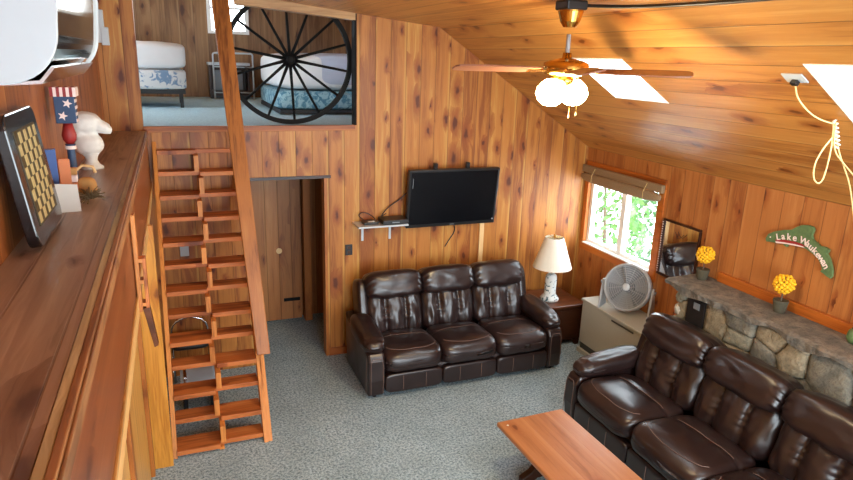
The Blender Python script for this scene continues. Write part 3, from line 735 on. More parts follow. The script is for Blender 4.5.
for i, p in enumerate(sites):
    poly = [(FY0, 0), (FY1, 0), (FY1, MZ-.075), (FY0, MZ-.075)]
    for j, s_ in enumerate(sites):
        if i == j: continue
        a_, b_ = s_[0]-p[0], s_[1]-p[1]; c_ = (s_[0]**2+s_[1]**2-p[0]**2-p[1]**2)/2
        poly = clip(poly, a_, b_, c_)
        if len(poly) < 3: break
    if len(poly) < 3: continue
    for (a0, a1, b0, b1) in vents:
        if p[0] > a1: poly = clip(poly, -1, 0, -(a1+.02))
        elif p[0] < a0: poly = clip(poly, 1, 0, a0-.02)
        elif a0 <= p[0] <= a1 and p[1] < b0: poly = clip(poly, 0, 1, b0-.02)
        elif a0 <= p[0] <= a1: poly = []
        if len(poly) < 3: break
    if len(poly) < 3: continue
    cx = sum(v[0] for v in poly)/len(poly); cz = sum(v[1] for v in poly)/len(poly)
    # subdivide outline and jitter it, then ring it inward to a domed face
    ring = []
    for k in range(len(poly)):
        a_, b_ = poly[k], poly[(k+1) % len(poly)]
        for t_ in (0, .33, .66): ring.append((a_[0]+(b_[0]-a_[0])*t_, a_[1]+(b_[1]-a_[1])*t_))
    stn.cur = rnd.choices([0, 1, 2, 3], [6, 3, .8, 2.5])[0]
    prot = rnd.uniform(.02, .05); vs = []; n_ = len(ring)
    for (sc_, d_) in ((.965, -.002), (.945, prot*.6), (.82, prot), (.45, prot*1.1)):
        for (a_, b_) in ring:
            j_ = noise.noise(Vector((a_*14, b_*14, i)))*.012
            vs.append((FX-d_-(j_ if d_ > 0 else -.005), cx+(a_-cx)*sc_+j_*.5, cz+(b_-cz)*sc_+j_*.5))
    fs = []
    for r_ in range(3):
        for k in range(n_): fs.append((r_*n_+k, (r_+1)*n_+k, (r_+1)*n_+(k+1) % n_, r_*n_+(k+1) % n_))
    fs.append(tuple(3*n_+k for k in range(n_))[::-1])
    stn.add(vs, fs)
stn.build('stonework', [M['stone1'], M['stone2'], M['stone3'], M['stone4']], fp, smooth=True)
# end stones at the left end
es = MB(); zc = .06
while zc < 1.2:
    h = rnd.uniform(.09, .16); es.cur = rnd.choice([0, 1, 2]);
    es.cushion(sell((FX+.10, FY1-.01, zc+h/2), (.13, .06, h/2), 3.5, disp=lambda x, y, z, c=zc: tuple(noise.noise(Vector((x*2+c*9, y*2, z*2+k)))*.015 for k in (0, 4, 8))), 8); zc += h
es.build('end_stones', [M['stone1'], M['stone2'], M['stone3']], fp, smooth=True)
for (a0, a1, b0, b1) in vents:
    g = MB(); g.box(FX-.03, FX-.005, a0, a1, b0, b1); v_ = g.build('vent', M['vent_dark'], fp)  # solid black box stands in for the dark vent opening
    MB().box(FX-.034, FX-.03, a0+.05, a0+.12, b0+.15, b0+.21).build('vent_tab', M['greydark'], v_)
# mantel slab, irregular front edge
top = []; n_ = 140; mv = []; mf = []
for i in range(n_+1):
    y = FY0+(FY1+.08-FY0)*i/n_
    f1 = .055*noise.noise(Vector((y*1.7, 3.3, 0)))+.03*noise.noise(Vector((y*6, 1.3, 0)))+.012*noise.noise(Vector((y*19, 1.3, 0)))
    xf = FX-.11-f1; th = .075+.045*noise.noise(Vector((y*3.5, 9, 0)))
    zt = lambda x: MZ-.006+.006*noise.noise(Vector((x*8, y*5, 2)))
    mv += [(XR-.001, y, MZ), (XR-.15, y, MZ), (xf+.04, y, zt(4.2)), (xf, y, MZ-.02), (xf+.015, y, MZ-th), (FX+.02, y, MZ-th-.01), (XR-.001, y, MZ-.10)]
for i in range(n_):
    for k in range(7): k2 = (k+1) % 7; mf.append((i*7+k, i*7+k2, (i+1)*7+k2, (i+1)*7+k))
mf.append(tuple(range(7))[::-1]); mf.append(tuple(n_*7+k for k in range(7)))
MB().add(mv, mf).build('mantel', M['slab'], fp, smooth=False)

# mirror above the mantel
mr = thing('wall_mirror', 'small rectangular mirror with beaded dark frame between the window and mantel', 'mirror', (XR-.012, 4.72, 1.425))
MB().box(-.004, .0, -.235, .235, -.285, .285).build('glass', M['mirror'], mr)
fm = MB(); e = .022
fm.box(-.018, .006, -.255, .255, .275, .275+e); fm.box(-.018, .006, -.255, .255, -.297, -.275); fm.box(-.018, .006, -.257, -.235, -.275, .275); fm.box(-.018, .006, .235, .257, -.275, .275)
fm.build('frame', M['darkwood'], mr, bevel=.004)
bd = MB()
for k in range(22): z = -.26+k*.0248; bd.lathe([(0, -.006), (.006, -.003), (.007, 0), (.006, .003), (0, .006)], (-.02, .246, z), 'z', 8)
bd.build('beading', M['pinkwhite'], mr, smooth=True)
bb = MB(); bb.tube([(-.022, -.06+.12*k/12, .20-.05*math.sin(PI*k/12)) for k in range(13)], .003, 6); bb.build('hanging_wire', M['darkwood'], mr)

# yellow topiaries
def topiary(loc, label, rr=.075):
    t_ = thing('berry_topiary', label, 'ornament', loc, 0, 'yellow berry topiaries on the mantel')
    MB().lathe([(0, 0), (.04, 0), (.05, .03), (.056, .085), (.06, .09), (.058, .105), (.0, .10)], seg=20).build('pot', M['pot'], t_, smooth=False)
    MB().tube([(0, 0, .09), (.004, 0, .17)], .006, 8).build('stem', M['bark'], t_)
    g = MB(); R_ = random.Random(3)
    for k in range(80):
        zz = 1-2*(k+.5)/80; th = k*2.39996; rh = math.sqrt(1-zz*zz); r_ = rr*R_.uniform(.82, 1.0); c = Vector((rh*math.cos(th), rh*math.sin(th), zz))*r_+Vector((0, 0, .165+rr))
        s2 = rr*R_.uniform(.16, .24)
        g.lathe([(0, -s2), (s2*.7, -s2*.7), (s2, 0), (s2*.7, s2*.7), (0, s2)], c, 'z', 8)
    g.build('berries', M['yellowberry'], t_, smooth=True)
    MB().lathe([(0, -rr*.85), (rr*.6, -rr*.6), (rr*.85, 0), (rr*.6, rr*.6), (0, rr*.85)], (0, 0, .165+rr), 'z', 12).build('core', M['driedflower'], t_)
    return t_
topiary((4.48, 4.26, MZ+.001), 'yellow berry topiary in a mossy pot, at the mirror end of the mantel')
topiary((4.49, 3.43, MZ+.001), 'yellow berry topiary in a mossy pot, below the painted fish')
t = thing('ceramic_jar', 'small green ornament at the right edge of the photo on the mantel', 'ornament', (4.50, 2.80, MZ+.001))
MB().lathe([(0, 0), (.04, 0), (.06, .04), (.05, .09), (.03, .11), (0, .12)], seg=20).build('body', M['fishgreen'], t, smooth=True)
MB().lathe([(.0, .0), (.033, .0), (.03, .012), (0, .014)], (0, 0, .108), 'z', 16).build('rim', M['pot'], t)

# fish sign
fs_ = thing('fish_sign', 'curved green painted wooden fish with white lettering on the right wall', 'sign', (XR-.03, 3.45, 1.88))
FO = Vector((XR-.03, 3.45, 1.88))
def fpx(cx, cy):   # crop pixels of the sign to wall y, z
    P = at(760+cx/6.86, 215+cy/6.86, 0, XR-.02); return (P.y-3.45, P.z-1.88)
outline = [(52,158),(70,128),(110,112),(170,102),(230,100),(262,82),(300,68),(345,70),(375,82),(382,100),(366,140),(372,165),(400,190),(425,212),(460,220),(484,238),(478,258),(468,262),(488,300),(500,345),(507,385),(504,420),(492,434),(470,420),(448,400),(425,385),(440,372),(432,345),(418,312),(395,280),(362,256),(330,232),(290,216),(240,202),(205,196),(192,218),(176,205),(170,192),(120,190),(80,182),(55,180)]
pl = [fpx(*p) for p in outline]
bf = MB().prism(pl, 0, -.012, .012).build('body', M['fishgreen'], fs_)
red_ = [fpx(*p) for p in [(120,165),(180,168),(250,180),(300,196),(330,215),(300,214),(240,200),(180,188),(125,186)]]
MB().prism(red_, 0, -.0145, -.012).build('red_stripe', M['red'], fs_)
wh_ = [fpx(*p) for p in [(120,178),(180,186),(250,198),(310,214),(322,224),(290,216),(240,206),(200,198),(125,190)]]
MB().prism(wh_, 0, -.016, -.0146).build('pale_belly', M['pinkwhite'], fs_)
MB().lathe([(.006, 0), (.006, -.003), (0, -.004)], (-.012, fpx(85, 150)[0], fpx(85, 150)[1]), 'x', 10).build('eye', M['pinkwhite'], fs_)
# lettering along the back of the fish
txt = 'Lake Waukewan'; path = [(140,150),(175,146),(215,150),(255,156),(285,166),(318,180),(345,198),(368,220),(392,244),(415,270),(438,298),(455,325),(468,350)]
letters = MB()
dg = bpy.context.evaluated_depsgraph_get()
for i, ch in enumerate(txt):
    if ch == ' ': continue
    cu = bpy.data.curves.new('t', 'FONT'); cu.body = ch; cu.size = .075; cu.extrude = .0015; cu.align_x = 'CENTER'; cu.align_y = 'CENTER'; cu.offset = .0012
    to = bpy.data.objects.new('t', cu); COL.objects.link(to); bpy.context.view_layer.update()
    me = to.to_mesh()
    p = path[i]; p0 = path[max(0, i-1)]; p1 = path[min(len(path)-1, i+1)]
    A, B = fpx(*p0), fpx(*p1); C_ = fpx(*p)
    ang = math.atan2(B[1]-A[1], -(B[0]-A[0]))
    vs = []
    for v in me.vertices:
        a_ = v.co.x*math.cos(ang)-v.co.y*math.sin(ang); b_ = v.co.x*math.sin(ang)+v.co.y*math.cos(ang)
        vs.append((-.0165-v.co.z, C_[0]-a_, C_[1]+b_))
    letters.add(vs, [tuple(p_.vertices) for p_ in me.polygons])
    to.to_mesh_clear(); bpy.data.objects.remove(to); bpy.data.curves.remove(cu)
letters.build('lettering', M['pinkwhite'], fs_)

# ================================================================ BLIND
bl = thing('bamboo_blind', 'rolled up woven bamboo blind across the top of the window', 'blind', (XR-.03, 5.72, 1.97))
MB().box(-.045, -.002, -.72, .655, .0, .085).build('valance', M['bamboo'], bl, bevel=.008)
MB().cushion(sell((-.045, -.032, -.05), (.042, .685, .06), 3.4), 16).build('roll', M['bamboo'], bl, smooth=True)
for q_ in (-.5, .4): MB().tube([(-.048, q_, .07), (-.092, q_, -.02), (-.09, q_, -.09)], .003, 6).build('cord', M['cord'], bl)

# ================================================================ CEILING FAN
cf = thing('ceiling_fan', 'brass ceiling fan with wooden blades and two lit round globes', 'ceiling fan', (2.235, 3.4, 3.168))
zc_ = ceil_z(2.235)-3.168-.006
MB().box(-.07, .07, -.07, .07, zc_-.055, zc_+.0).build('mounting_box', M['black'], cf, bevel=.01)
MB().lathe([(0, zc_-.15), (.038, zc_-.15), (.058, zc_-.12), (.075, zc_-.065), (.075, zc_-.055), (0, zc_-.055)], seg=28).build('canopy', M['brass'], cf, smooth=False)
MB().tube([(0, 0, .09), (0, 0, zc_-.19)], .013, 14).build('downrod', M['greyplastic'], cf, smooth=True)
MB().lathe([(0, .10), (.025, .10), (.03, .07), (.10, .055), (.135, .04), (.14, .0), (.13, -.025), (.07, -.04), (.0, -.04)], seg=36).build('motor', M['brass'], cf, smooth=True)
MB().lathe([(0, -.04), (.05, -.04), (.055, -.06), (.05, -.085), (.0, -.10)], seg=24).build('light_hub', M['brass'], cf, smooth=True)
for k in range(5):
    a_ = math.radians(176+72*k)
    rot = Matrix.Rotation(a_, 4, 'Z') @ Matrix.Rotation(math.radians(13), 4, 'X')
    ir = MB().prism([(.10, -.02), (.16, -.012), (.20, -.045), (.25, -.03), (.25, .03), (.20, .045), (.16, .012), (.10, .02)], 2, -.012, -.006).build('blade_iron', M['brass'], cf); ir.matrix_local = rot
    bl_ = MB().prism([(.19, -.055), (.30, -.065), (.62, -.072), (.705, -.06), (.72, -.03), (.72, .03), (.705, .06), (.62, .072), (.30, .065), (.19, .055)], 2, -.006, .002).build('blade', M['blade'], cf); bl_.matrix_local = rot
for (gx, gy, ps) in ((-.105, -.02, .018), (.088, .03, -.018)):
    MB().lathe([(0, -.215), (.04, -.208), (.075, -.18), (.090, -.14), (.08, -.10), (.05, -.068), (.03, -.055), (0, -.055)], (gx, gy, 0), 'z', 28).build('globe', M['globe'], cf, smooth=True)
    MB().tube([(0, 0, -.06), (gx*.6, gy*.6, -.045), (gx, gy, -.05)], .012, 8).build('socket_arm', M['brass'], cf, smooth=True)
for (gx, gy, h) in ((-.012, -.09, -.26), (.045, -.08, -.245)):
    g = MB().tube([(gx, gy, -.08), (gx, gy, h)], .0018, 6).build('pull_chain', M['brass'], cf)
    MB().lathe([(0, -.02), (.006, -.018), (.004, 0), (0, 0)], (gx, gy, h), 'z', 10).build('pull', M['cord'], g)
cable('cable', [(2.335, 3.385, ceil_z(2.335)-.02), (2.5, 3.2, ceil_z(2.5)-.014), (2.58, 2.7, ceil_z(2.58)-.014), (2.6, 1.9, ceil_z(2.6)-.014), (2.6, 1.2, ceil_z(2.6)-.014)], .011, M['black'], 'black cable running along the ceiling from the fan mount')

# outlet on the slope and hanging cord
pl_ = thing('ceiling_outlet', 'white outlet plate with black plug on the sloped ceiling near the skylight', 'outlet', (3.19, 2.61, ceil_z(3.19)))
pl_.rotation_euler = (0, math.atan(1.28/1.99), 0)
MB().box(-.04, .04, -.065, .065, -.008, 0).build('plate', M['white'], pl_, bevel=.002)
MB().box(.005, .035, -.02, .02, -.035, -.008).build('plug', M['black'], pl_, bevel=.004)
hk = tag(MB().tube([(3.55, 2.59, ceil_z(3.55)), (3.55, 2.59, ceil_z(3.55)-.03), (3.56, 2.58, ceil_z(3.55)-.045), (3.57, 2.585, ceil_z(3.55)-.03)], .003, 6).build('ceiling_hook', M['brass'], None), 'small brass hook in the sloped ceiling holding up the cord', 'hook')
zk = ceil_z(3.55)-.04
Q = lambda x, y, yy=2.56: at(x, y, 1, yy)
cd_ = thing('hanging_cord', 'bunched cream cord hanging in loops from the ceiling hook near the skylight', 'cord', (0, 0, 0))
def smooth_pts(P, n=3):
    P = [Vector(p) for p in P]
    for _ in range(n):
        Q_ = [P[0]]
        for i in range(len(P)-1): Q_ += [P[i]*.75+P[i+1]*.25, P[i]*.25+P[i+1]*.75]
        P = Q_+[P[-1]]
    return P
MB().tube(smooth_pts([Vector((3.205, 2.61, ceil_z(3.205)-.035)), Q(797, 98, 2.6), Q(808, 112, 2.6), Q(820, 120, 2.58), Q(834, 124)]), .0045, 8).build('lead', M['cord'], cd_, smooth=True)
MB().tube(smooth_pts([Q(834, 122), Q(832, 145), Q(826, 172), Q(820, 185), Q(813, 180), Q(814, 165), Q(822, 150), Q(832, 138)]), .0045, 8).build('loop', M['cord'], cd_, smooth=True)
MB().tube(smooth_pts([Q(834, 122), Q(838, 150), Q(845, 170), Q(850, 185), Q(853, 210), Q(856, 240)]), .0045, 8).build('lead', M['cord'], cd_, smooth=True)
MB().tube(smooth_pts([Q(836, 122, 2.55), Q(833, 150, 2.55), Q(843, 163, 2.55), Q(856, 178, 2.55), Q(862, 190, 2.55)]), .0045, 8).build('lead', M['cord'], cd_, smooth=True)
hel = [Q(835, 120).lerp(Q(838, 148), i/60)+Vector((math.cos(i*.7)*.014, math.sin(i*.7)*.010, 0)) for i in range(61)]
MB().tube(hel, .005, 6).build('coil', M['paper'], cd_, smooth=True)

# ================================================================ AIR CONDITIONER (left wall)
ac = thing('air_conditioner', 'white air conditioner with mirrored curved front high on the left wall', 'air conditioner', (XL+.002, 2.16, 3.10))
# profile in x (out from wall), z
prof = []
for k in range(13):
    a_ = -PI/2+PI/2*k/12; prof.append((.10+.15*math.cos(a_)**.9 if k < 12 else .25, .16+.16*math.sin(a_)))
prof = [(0, .0), (.06, .0)]+prof+[(.262, .30), (.25, .38), (.20, .43), (0, .43)]
LEN = 1.2
prof = [(x*1.08, z) for x, z in prof]
MB().prism(prof, 1, .012, LEN-.012).build('body', M['mirrorfront'], ac, smooth=False)
prof2 = [(x*1.02+(.004 if x > .01 else 0), z*1.01-.004) for x, z in prof]
MB().prism(prof2, 1, 0, .014).build('end_cap', M['white'], ac, bevel=.004)
MB().prism(prof2, 1, LEN-.014, LEN).build('end_cap', M['white'], ac, bevel=.004)
MB().prism([(.09, -.010), (.215, -.002), (.253, .045), (.245, .05), (.21, .008), (.085, -.001)], 1, .05, LEN-.08).build('air_flap', M['chrome'], ac, smooth=False)
MB().box(.015, .075, -.035, .0, .07, .17).build('side_cover', M['greyplastic'], ac, bevel=.006)

# ================================================================ LEDGE OBJECTS
LE = 2.5
gb = thing('game_board', 'black framed checker board with cream squares leaning on the left wall', 'game board', (XL+.085, 2.75, LE+.012))
gb.rotation_euler = (0, math.radians(-7.5), 0)
fr = []
W2, HH = .26, .47
def arcs(cx, cy, r, a0, a1, n=5): return [(cx+r*math.cos(a0+(a1-a0)*i/n), cy+r*math.sin(a0+(a1-a0)*i/n)) for i in range(n+1)]
fr = arcs(W2-.05, .05, .05, -PI/2, 0)+arcs(W2-.05, HH-.05, .05, 0, PI/2)+arcs(-W2+.05, HH-.05, .05, PI/2, PI)+arcs(-W2+.05, .05, .05, PI, 1.5*PI)
MB().prism(fr, 0, -.02, .02).build('frame', M['blackgloss'], gb, bevel=.006)
bm_ = MB(); 
IW, Z0, Z1 = .175, .075, .40
bm_.box(.02, .023, -IW-.008, IW+.008, Z0-.008, Z1+.008)
for i in range(8):
    for j in range(8):
        if (i+j) % 2: continue
        bm_.cur = 1; wx = 2*IW/8; wz = (Z1-Z0)/8
        bm_.box(.023, .0245, -IW+i*wx+.001, -IW+(i+1)*wx-.001, Z0+j*wz+.001, Z0+(j+1)*wz-.001)
bm_.build('squares', [M['dark_tile'], M['cream_tile']], gb)
bs_ = thing('plaster_bust', 'white plaster bust on a round foot at the far end of the ledge', 'bust', (-.482, 4.34, LE)); bs_.scale = (.88, .88, .9)
b1 = MB().lathe([(0, 0), (.072, 0), (.074, .012), (.05, .03), (.036, .055), (.04, .08), (.06, .11), (0, .12)], seg=28)
b1.build('foot', M['plaster'], bs_, smooth=True)
def dbust(x, y, z): return tuple(noise.noise(Vector((x*2.5, y*2.5, z*2.5+k*5)))*.008 for k in range(3))
body = MB()
body.cushion(sell((-.005, 0, .165), (.088, .075, .075), 2.4, disp=dbust), 12)
body.cushion(sell((.03, 0, .17), (.060, .060, .045), 2.2, ry=.5, disp=dbust), 12)
body.cushion(sell((-.045, 0, .235), (.05, .055, .07), 2.2, disp=dbust), 12)
body.cushion(sell((-.012, 0, .305), (.098, .078, .07), 2.3, disp=dbust), 14)
body.cushion(sell((.068, 0, .285), (.085, .055, .042), 2.2, ry=.45, disp=dbust), 12)
body.cushion(sell((.0, 0, .25), (.05, .05, .05), 2.2, disp=dbust), 10)
body.cushion(sell((-.02, 0, .345), (.06, .055, .035), 2.2, disp=dbust), 10)
ob = body.build('figure', M['plaster'], bs_, smooth=True)
rm = ob.modifiers.new('remesh', 'REMESH'); rm.mode = 'VOXEL'; rm.voxel_size = .006; rm.use_smooth_shade = True
sm_ = ob.modifiers.new('smooth', 'SMOOTH'); sm_.iterations = 6
# flag birdhouse on a post
fb = thing('flag_birdhouse', 'stars and stripes painted wooden birdhouse on a post at the ledge', 'birdhouse', (-.492, 3.64, LE))
MB().box(-.045, .045, -.04, .04, .345, .475).build('house', M['navy'], fb, bevel=.003)
rf_ = MB()
for k in range(8):
    rf_.cur = k % 2; x0 = -.056+k*.014; rf_.box(x0, x0+.014, -.052, .052, .475, .52)
rf_.build('roof', [M['red'], M['pinkwhite']], fb, bevel=.001)
def star(cx, cz, r, y): return [(cx+(r if k % 2 == 0 else r*.42)*math.sin(k*PI/5+.3), cz+(r if k % 2 == 0 else r*.42)*math.cos(k*PI/5+.3)) for k in range(10)]
for (cx, cz) in ((.013, .442), (-.012, .382)): MB().prism(star(cx, cz, .023, 0), 1, -.044, -.04).build('star', M['pinkwhite'], fb)
for k in range(4): MB().box(.045, .0475, -.036, .036, .350+k*.032, .365+k*.032).build('side_stripe', M['pinkwhite'], fb)
MB().lathe([(0, .24), (.016, .24), (.030, .26), (.034, .285), (.028, .31), (.02, .345), (0, .345)], seg=20).build('turned_ball', M['red'], fb, smooth=True)
MB().lathe([(0, .0), (.045, .0), (.045, .015), (.022, .02), (.018, .22), (.024, .24), (0, .24)], seg=20).build('post', M['navy'], fb, smooth=False)
MB().lathe([(.0, .215), (.026, .215), (.026, .232), (0, .232)], seg=20).build('ring', M['pinkwhite'], fb)
def lbox(name, x0, x1, y0, y1, h, mat, label, cat, rz=0, tilt=0):
    o = MB().box(x0, x1, y0, y1, 0, h).build(name, mat, None, bevel=.002, loc=(0, 0, 0)); return tag(o, label, cat)
def book(loc, sz, mat, label, rz, rx=0):
    t_ = thing('book', label, 'book', loc, rz); t_.rotation_euler = (rx, 0, rz); a_, b_, c_ = sz
    MB().box(-a_/2, a_/2, -b_/2, -b_/2+.004, 0, c_).box(-a_/2, a_/2, b_/2-.004, b_/2, 0, c_).box(-a_/2, -a_/2+.004, -b_/2, b_/2, 0, c_).build('cover', mat, t_)
    MB().box(-a_/2+.005, a_/2-.004, -b_/2+.004, b_/2-.004, .003, c_-.003).build('pages', M['paper'], t_)
    return t_
book((-.535, 3.30, LE), (.05, .04, .26), M['bluebook'], 'blue book standing upright behind the game board', math.radians(10), 0)
book((-.500, 3.40, LE), (.05, .035, .20), M['orangebook'], 'orange book standing between the blue book and the birdhouse', math.radians(20), 0)
nb = thing('napkin_holder', 'white folded card standing on the ledge just past the game board', 'card', (-.47, 3.16, LE), math.radians(8))
MB().hexa([(-.055,-.02,0),(.055,-.02,0),(.055,-.016,0),(-.055,-.016,0),(-.055,.016,.125),(.05,.016,.115),(.05,.02,.115),(-.055,.02,.125)]).build('front_leaf', M['paper'], nb)
MB().hexa([(-.055,.052,0),(.055,.052,0),(.055,.056,0),(-.055,.056,0),(-.055,.016,.125),(.05,.016,.115),(.05,.02,.115),(-.055,.02,.125)]).build('back_leaf', M['paper'], nb)
wg = thing('wicker_goose', 'small tan basket figurine with curved handle in front of the bust', 'figurine', (-.425, 3.52, LE), 0)
MB().cushion(sell((0, 0, .045), (.045, .035, .045), 2.5), 12).build('body', M['wicker'], wg, smooth=True)
MB().tube([(-.04, 0, .06), (-.045, 0, .12), (-.01, 0, .15), (.035, 0, .14), (.045, 0, .11)], .008, 8).build('handle', M['creamstrip'], wg, smooth=True)
fd = MB(); R_ = random.Random(5)
for k in range(70):
    a_ = R_.uniform(0, 2*PI); l_ = R_.uniform(.03, .10); e = Vector((math.cos(a_)*l_*.7, math.sin(a_)*l_, R_.uniform(.005, .06)))
    fd.tube([(0, 0, .01), e*.5+Vector((0, 0, .012)), e], [.002, .0018, .003], 5)
db = fd.build('dried_sprigs', M['driedflower'], None, loc=(-.40, 3.36, LE)); tag(db, 'loose tangle of dried sprigs lying on the ledge in front of the bust', 'dried flowers')
fg = thing('wooden_figurine', 'small stacked wooden block figurine between the orange book and the basket', 'figurine', (-.475, 3.50, LE))
for k in range(4): MB().box(-.016+.003*(k % 2), .016, -.016, .016, k*.036, k*.036+.034).build('block', [M['wicker'], M['orangebook'], M['pinkwhite'], M['wicker']][k], fg, bevel=.003)

# wooden rack on the panel
rk = thing('slatted_rack', 'narrow slatted wooden rack hanging on the ledge panel', 'rack', (XE+.022, 3.30, 2.18))
MB().box(0, .018, -.03, .03, -.24, .26).build('upright', M['string'], rk, bevel=.002)
MB().box(.034, .050, -.03, .03, -.22, .04).build('upright', M['tread'], rk, bevel=.002)
for z in (-.21, -.09, .02): MB().box(.018, .034, -.03, .03, z, z+.018).build('slat', M['string'], rk)
MB().prism([(.018, -.22), (.050, -.22), (.075, -.43), (.055, -.44)], 1, -.03, .03).build('lower_arm', M['brownwood'], rk, bevel=.002)

# ================================================================ LOFT THINGS
ww = thing('wagon_wheel', 'large black iron wagon wheel with fourteen spokes in the loft opening', 'wheel', (1.115, 6.56, 3.165))
def ringm(r0, r1, w_, n=64):
    vs = []; fs = []
    for k in range(n):
        a_ = 2*PI*k/n; c, s_ = math.cos(a_), math.sin(a_)
        vs += [(r0*c, -w_, r0*s_), (r1*c, -w_, r1*s_), (r1*c, w_, r1*s_), (r0*c, w_, r0*s_)]
    for k in range(n):
        a_ = k*4; b_ = ((k+1) % n)*4
        for j in range(4): j2 = (j+1) % 4; fs.append((a_+j, a_+j2, b_+j2, b_+j))
    return MB().add(vs, fs)
ringm(.585, .63, .022).build('rim', M['iron'], ww)
for k in range(14):
    a_ = math.radians(93+360/14*k)
    d_ = Vector((math.cos(a_), 0, math.sin(a_)))
    MB().tube([d_*.05, d_*.2, d_*.595], [.017, .014, .012], 8).build('spoke', M['iron'], ww, smooth=True)
MB().lathe([(.02, -.07), (.035, -.065), (.045, -.035), (.055, 0), (.045, .035), (.035, .055), (.02, .06)], axis='y', seg=24).build('hub', M['iron'], ww)
def bed(loc, sx, sy, zt, zm, zb, label, msh, boxm):
    t_ = thing('bed', label, 'bed', loc)
    def db(x, y, z): return (0, 0, noise.noise(Vector((x*4, y*4, z)))*.012)
    MB().cushion(sell((0, 0, (zt+zm)/2), (sx/2, sy/2, (zt-zm)/2), 7, disp=db), 22).build('mattress', msh, t_, smooth=True)
    MB().cushion(sell((0, 0, (zm+zb)/2), (sx/2-.01, sy/2-.01, (zm-zb)/2), 14), 12).build('box_spring', boxm, t_, smooth=True)
    g = MB(); z0 = max(.0, zb-.05)
    for (a0, a1, b0, b1) in ((-sx/2+.03, sx/2-.03, -sy/2+.03, -sy/2+.06), (-sx/2+.03, sx/2-.03, sy/2-.06, sy/2-.03), (-sx/2+.03, -sx/2+.06, -sy/2+.06, sy/2-.06), (sx/2-.06, sx/2-.03, -sy/2+.06, sy/2-.06)): g.box(a0, a1, b0, b1, z0, zb)
    g.build('frame', M['darkbedframe'], t_)
    if zb > .1:
        for a_ in (-1, 1):
            for b_ in (-1, 1): MB().box(a_*(sx/2-.08)-.02, a_*(sx/2-.08)+.02, b_*(sy/2-.08)-.02, b_*(sy/2-.08)+.02, 0, z0).build('leg', M['darkbedframe'], t_)
    return t_
bed((-.75, 9.15, LZ), 1.90, 1.0, .79, .46, .22, 'bed with white mattress and blue floral box spring at the left of the loft', M['fabric_white'], M['floral'])
b2 = bed((2.12, 8.5, LZ), 1.96, 1.75, .70, .28, .06, 'wide bed with pale blanket and teal box spring behind the wagon wheel', M['fabric_white'], M['tealprint'])
MB().cushion(sell((.16, 0, .51), (.835, .89, .205), 7), 16).build('blanket', M['comforter'], b2, smooth=True)
ns = thing('nightstand', 'dark nightstand with a white top against the loft back wall', 'nightstand', (.86, 10.7, LZ))
MB().box(-.31, .31, -.18, .20, .50, .54).build('top', M['white'], ns, bevel=.004)
MB().box(-.30, .30, -.16, .20, .04, .12).box(-.30, -.27, -.16, .20, .12, .50).box(.27, .30, -.16, .20, .12, .50).box(-.27, .27, .17, .20, .12, .50).build('case', M['darkwood'], ns)
MB().box(-.29, .29, -.15, .19, 0, .04).build('plinth', M['black'], ns)
cr = tag(MB().box(-.22, .20, -.13, .12, 0, .30).build('storage_box', M['greydark'], None, bevel=.01, loc=(.86, 10.72, LZ+.121)), 'grey box inside the dark nightstand in the loft', 'box')
fr_ = thing('bed_rail', 'white tubular bed rail standing in front of the loft nightstand', 'bed rail', (.90, 10.40, LZ))
def rr_(x0, x1, z0, z1, r): return smooth_pts([(x0, 0, z0), (x0, 0, z1-r), (x0, 0, z1), (x0+r, 0, z1), (x1-r, 0, z1), (x1, 0, z1), (x1, 0, z1-r), (x1, 0, z0)], 2)
MB().tube(rr_(-.28, .30, 0, .68, .08), .013, 8).build('outer_tube', M['white'], fr_, smooth=True)
for z in (.1, .48): MB().tube([(-.28, 0, z), (.30, 0, z)], .010, 8).build('cross_tube', M['white'], fr_, smooth=True)

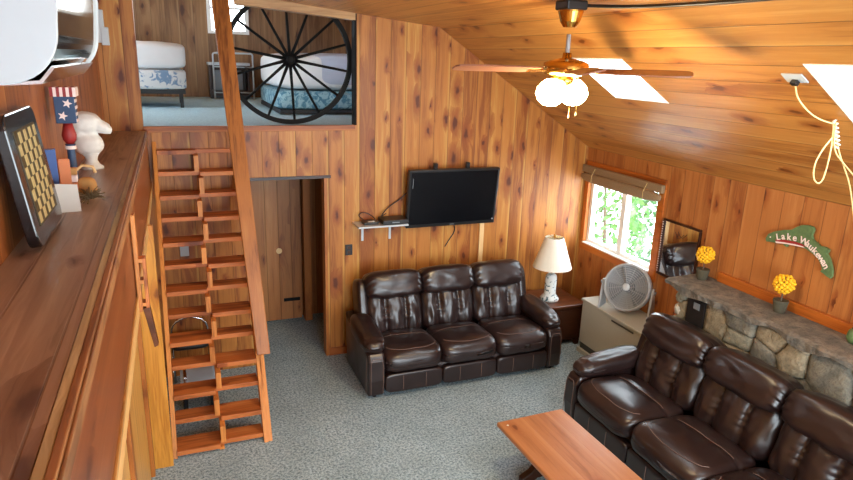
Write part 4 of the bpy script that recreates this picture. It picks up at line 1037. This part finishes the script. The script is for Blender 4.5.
# ================================================================ OUTSIDE
struct('floor.002', MB().box(XR+T, 60, -20, 60, -.7, -.6), M['gravel'])
def shrub(loc, h, r, label, mat, n, seed):
    t_ = thing('shrub', label, 'shrub', loc, 0, 'shrubs outside the window'); R_ = random.Random(seed); g = MB()
    for _ in range(n):
        a_ = R_.uniform(0, 2*PI); zz = R_.uniform(-1, 1); rr = math.sqrt(1-zz*zz)*R_.uniform(.5, 1)**.5
        c = Vector((rr*math.cos(a_)*r, rr*math.sin(a_)*r, h*.55+zz*h*.45))
        u = Vector((R_.uniform(-1, 1), R_.uniform(-1, 1), R_.uniform(-1, 1))).normalized(); v = u.cross(Vector((R_.uniform(-1, 1), R_.uniform(-1, 1), R_.uniform(-1, 1)))).normalized()
        s2 = R_.uniform(.05, .09)
        g.add([c-u*s2, c+v*s2*.45, c+u*s2, c-v*s2*.45], [(0, 1, 2, 3)])
    g.build('foliage', mat, t_)
    MB().tube([(0, 0, 0), (.05, .03, h*.4), (.0, .1, h*.8)], [.05, .035, .015], 8).build('trunk', M['bark'], t_)
    return t_
shrub((6.2, 7.95, -.6), 2.5, .62, 'green leafy shrub seen through the left pane of the window', M['leaf'], 1500, 1)
shrub((7.6, 8.1, -.6), 2.9, .70, 'darker green shrub seen through the right pane of the window', M['leaf2'], 1900, 2)

# ================================================================ LIGHT
wd = bpy.data.worlds.new('sky'); S.world = wd; wd.use_nodes = True
bg = wd.node_tree.nodes['Background']; bg.inputs[0].default_value = (.80, .92, 1.0, 1); bg.inputs[1].default_value = 7.4
def portal(loc, nrm, sx, sy):
    l = bpy.data.lights.new('window_portal', 'AREA'); l.shape = 'RECTANGLE'; l.size = sx; l.size_y = sy
    l.cycles.is_portal = True
    o = bpy.data.objects.new('window_portal', l); COL.objects.link(o); o.location = loc
    o.rotation_euler = Vector(nrm).to_track_quat('-Z', 'Y').to_euler(); return o
for x in (.7, 2.2, 3.7): portal((x, YB-.11, 1.875), (0, 1, 0), 1.2, 2.75)
portal((XR+.11, 5.7, 1.55), (-1, 0, 0), .9, 1.2)
sn = Vector((-1.28, 0, -1.99)).normalized()
for (x0, x1, y0, y1) in SK:
    xc = (x0+x1)/2; portal((xc+.02, (y0+y1)/2, ceil_z(xc)+TH+.06), sn, .70, y1-y0+.05)
portal((.91, 10.99, 3.9), (0, -1, 0), .62, .8)
portal((-2.24, 8.45, 3.65), (1, 0, 0), 1.7, 1.3)
def pt(name, loc, col, e, r):
    l = bpy.data.lights.new(name, 'POINT'); l.color = col; l.energy = e; l.shadow_soft_size = r
    o = bpy.data.objects.new(name, l); COL.objects.link(o); o.location = loc; return o
for (gx, gy) in ((-.095, -.02), (.085, .03)):
    pt('globe_light', (2.235+gx, 3.4+gy, 3.168-.29), (1, .80, .52), 14, .07)

S.view_settings.view_transform = 'Standard'; S.view_settings.look = 'None'; S.view_settings.gamma = 1
S.view_settings.use_curve_mapping = False
S.view_settings.exposure = 1.18
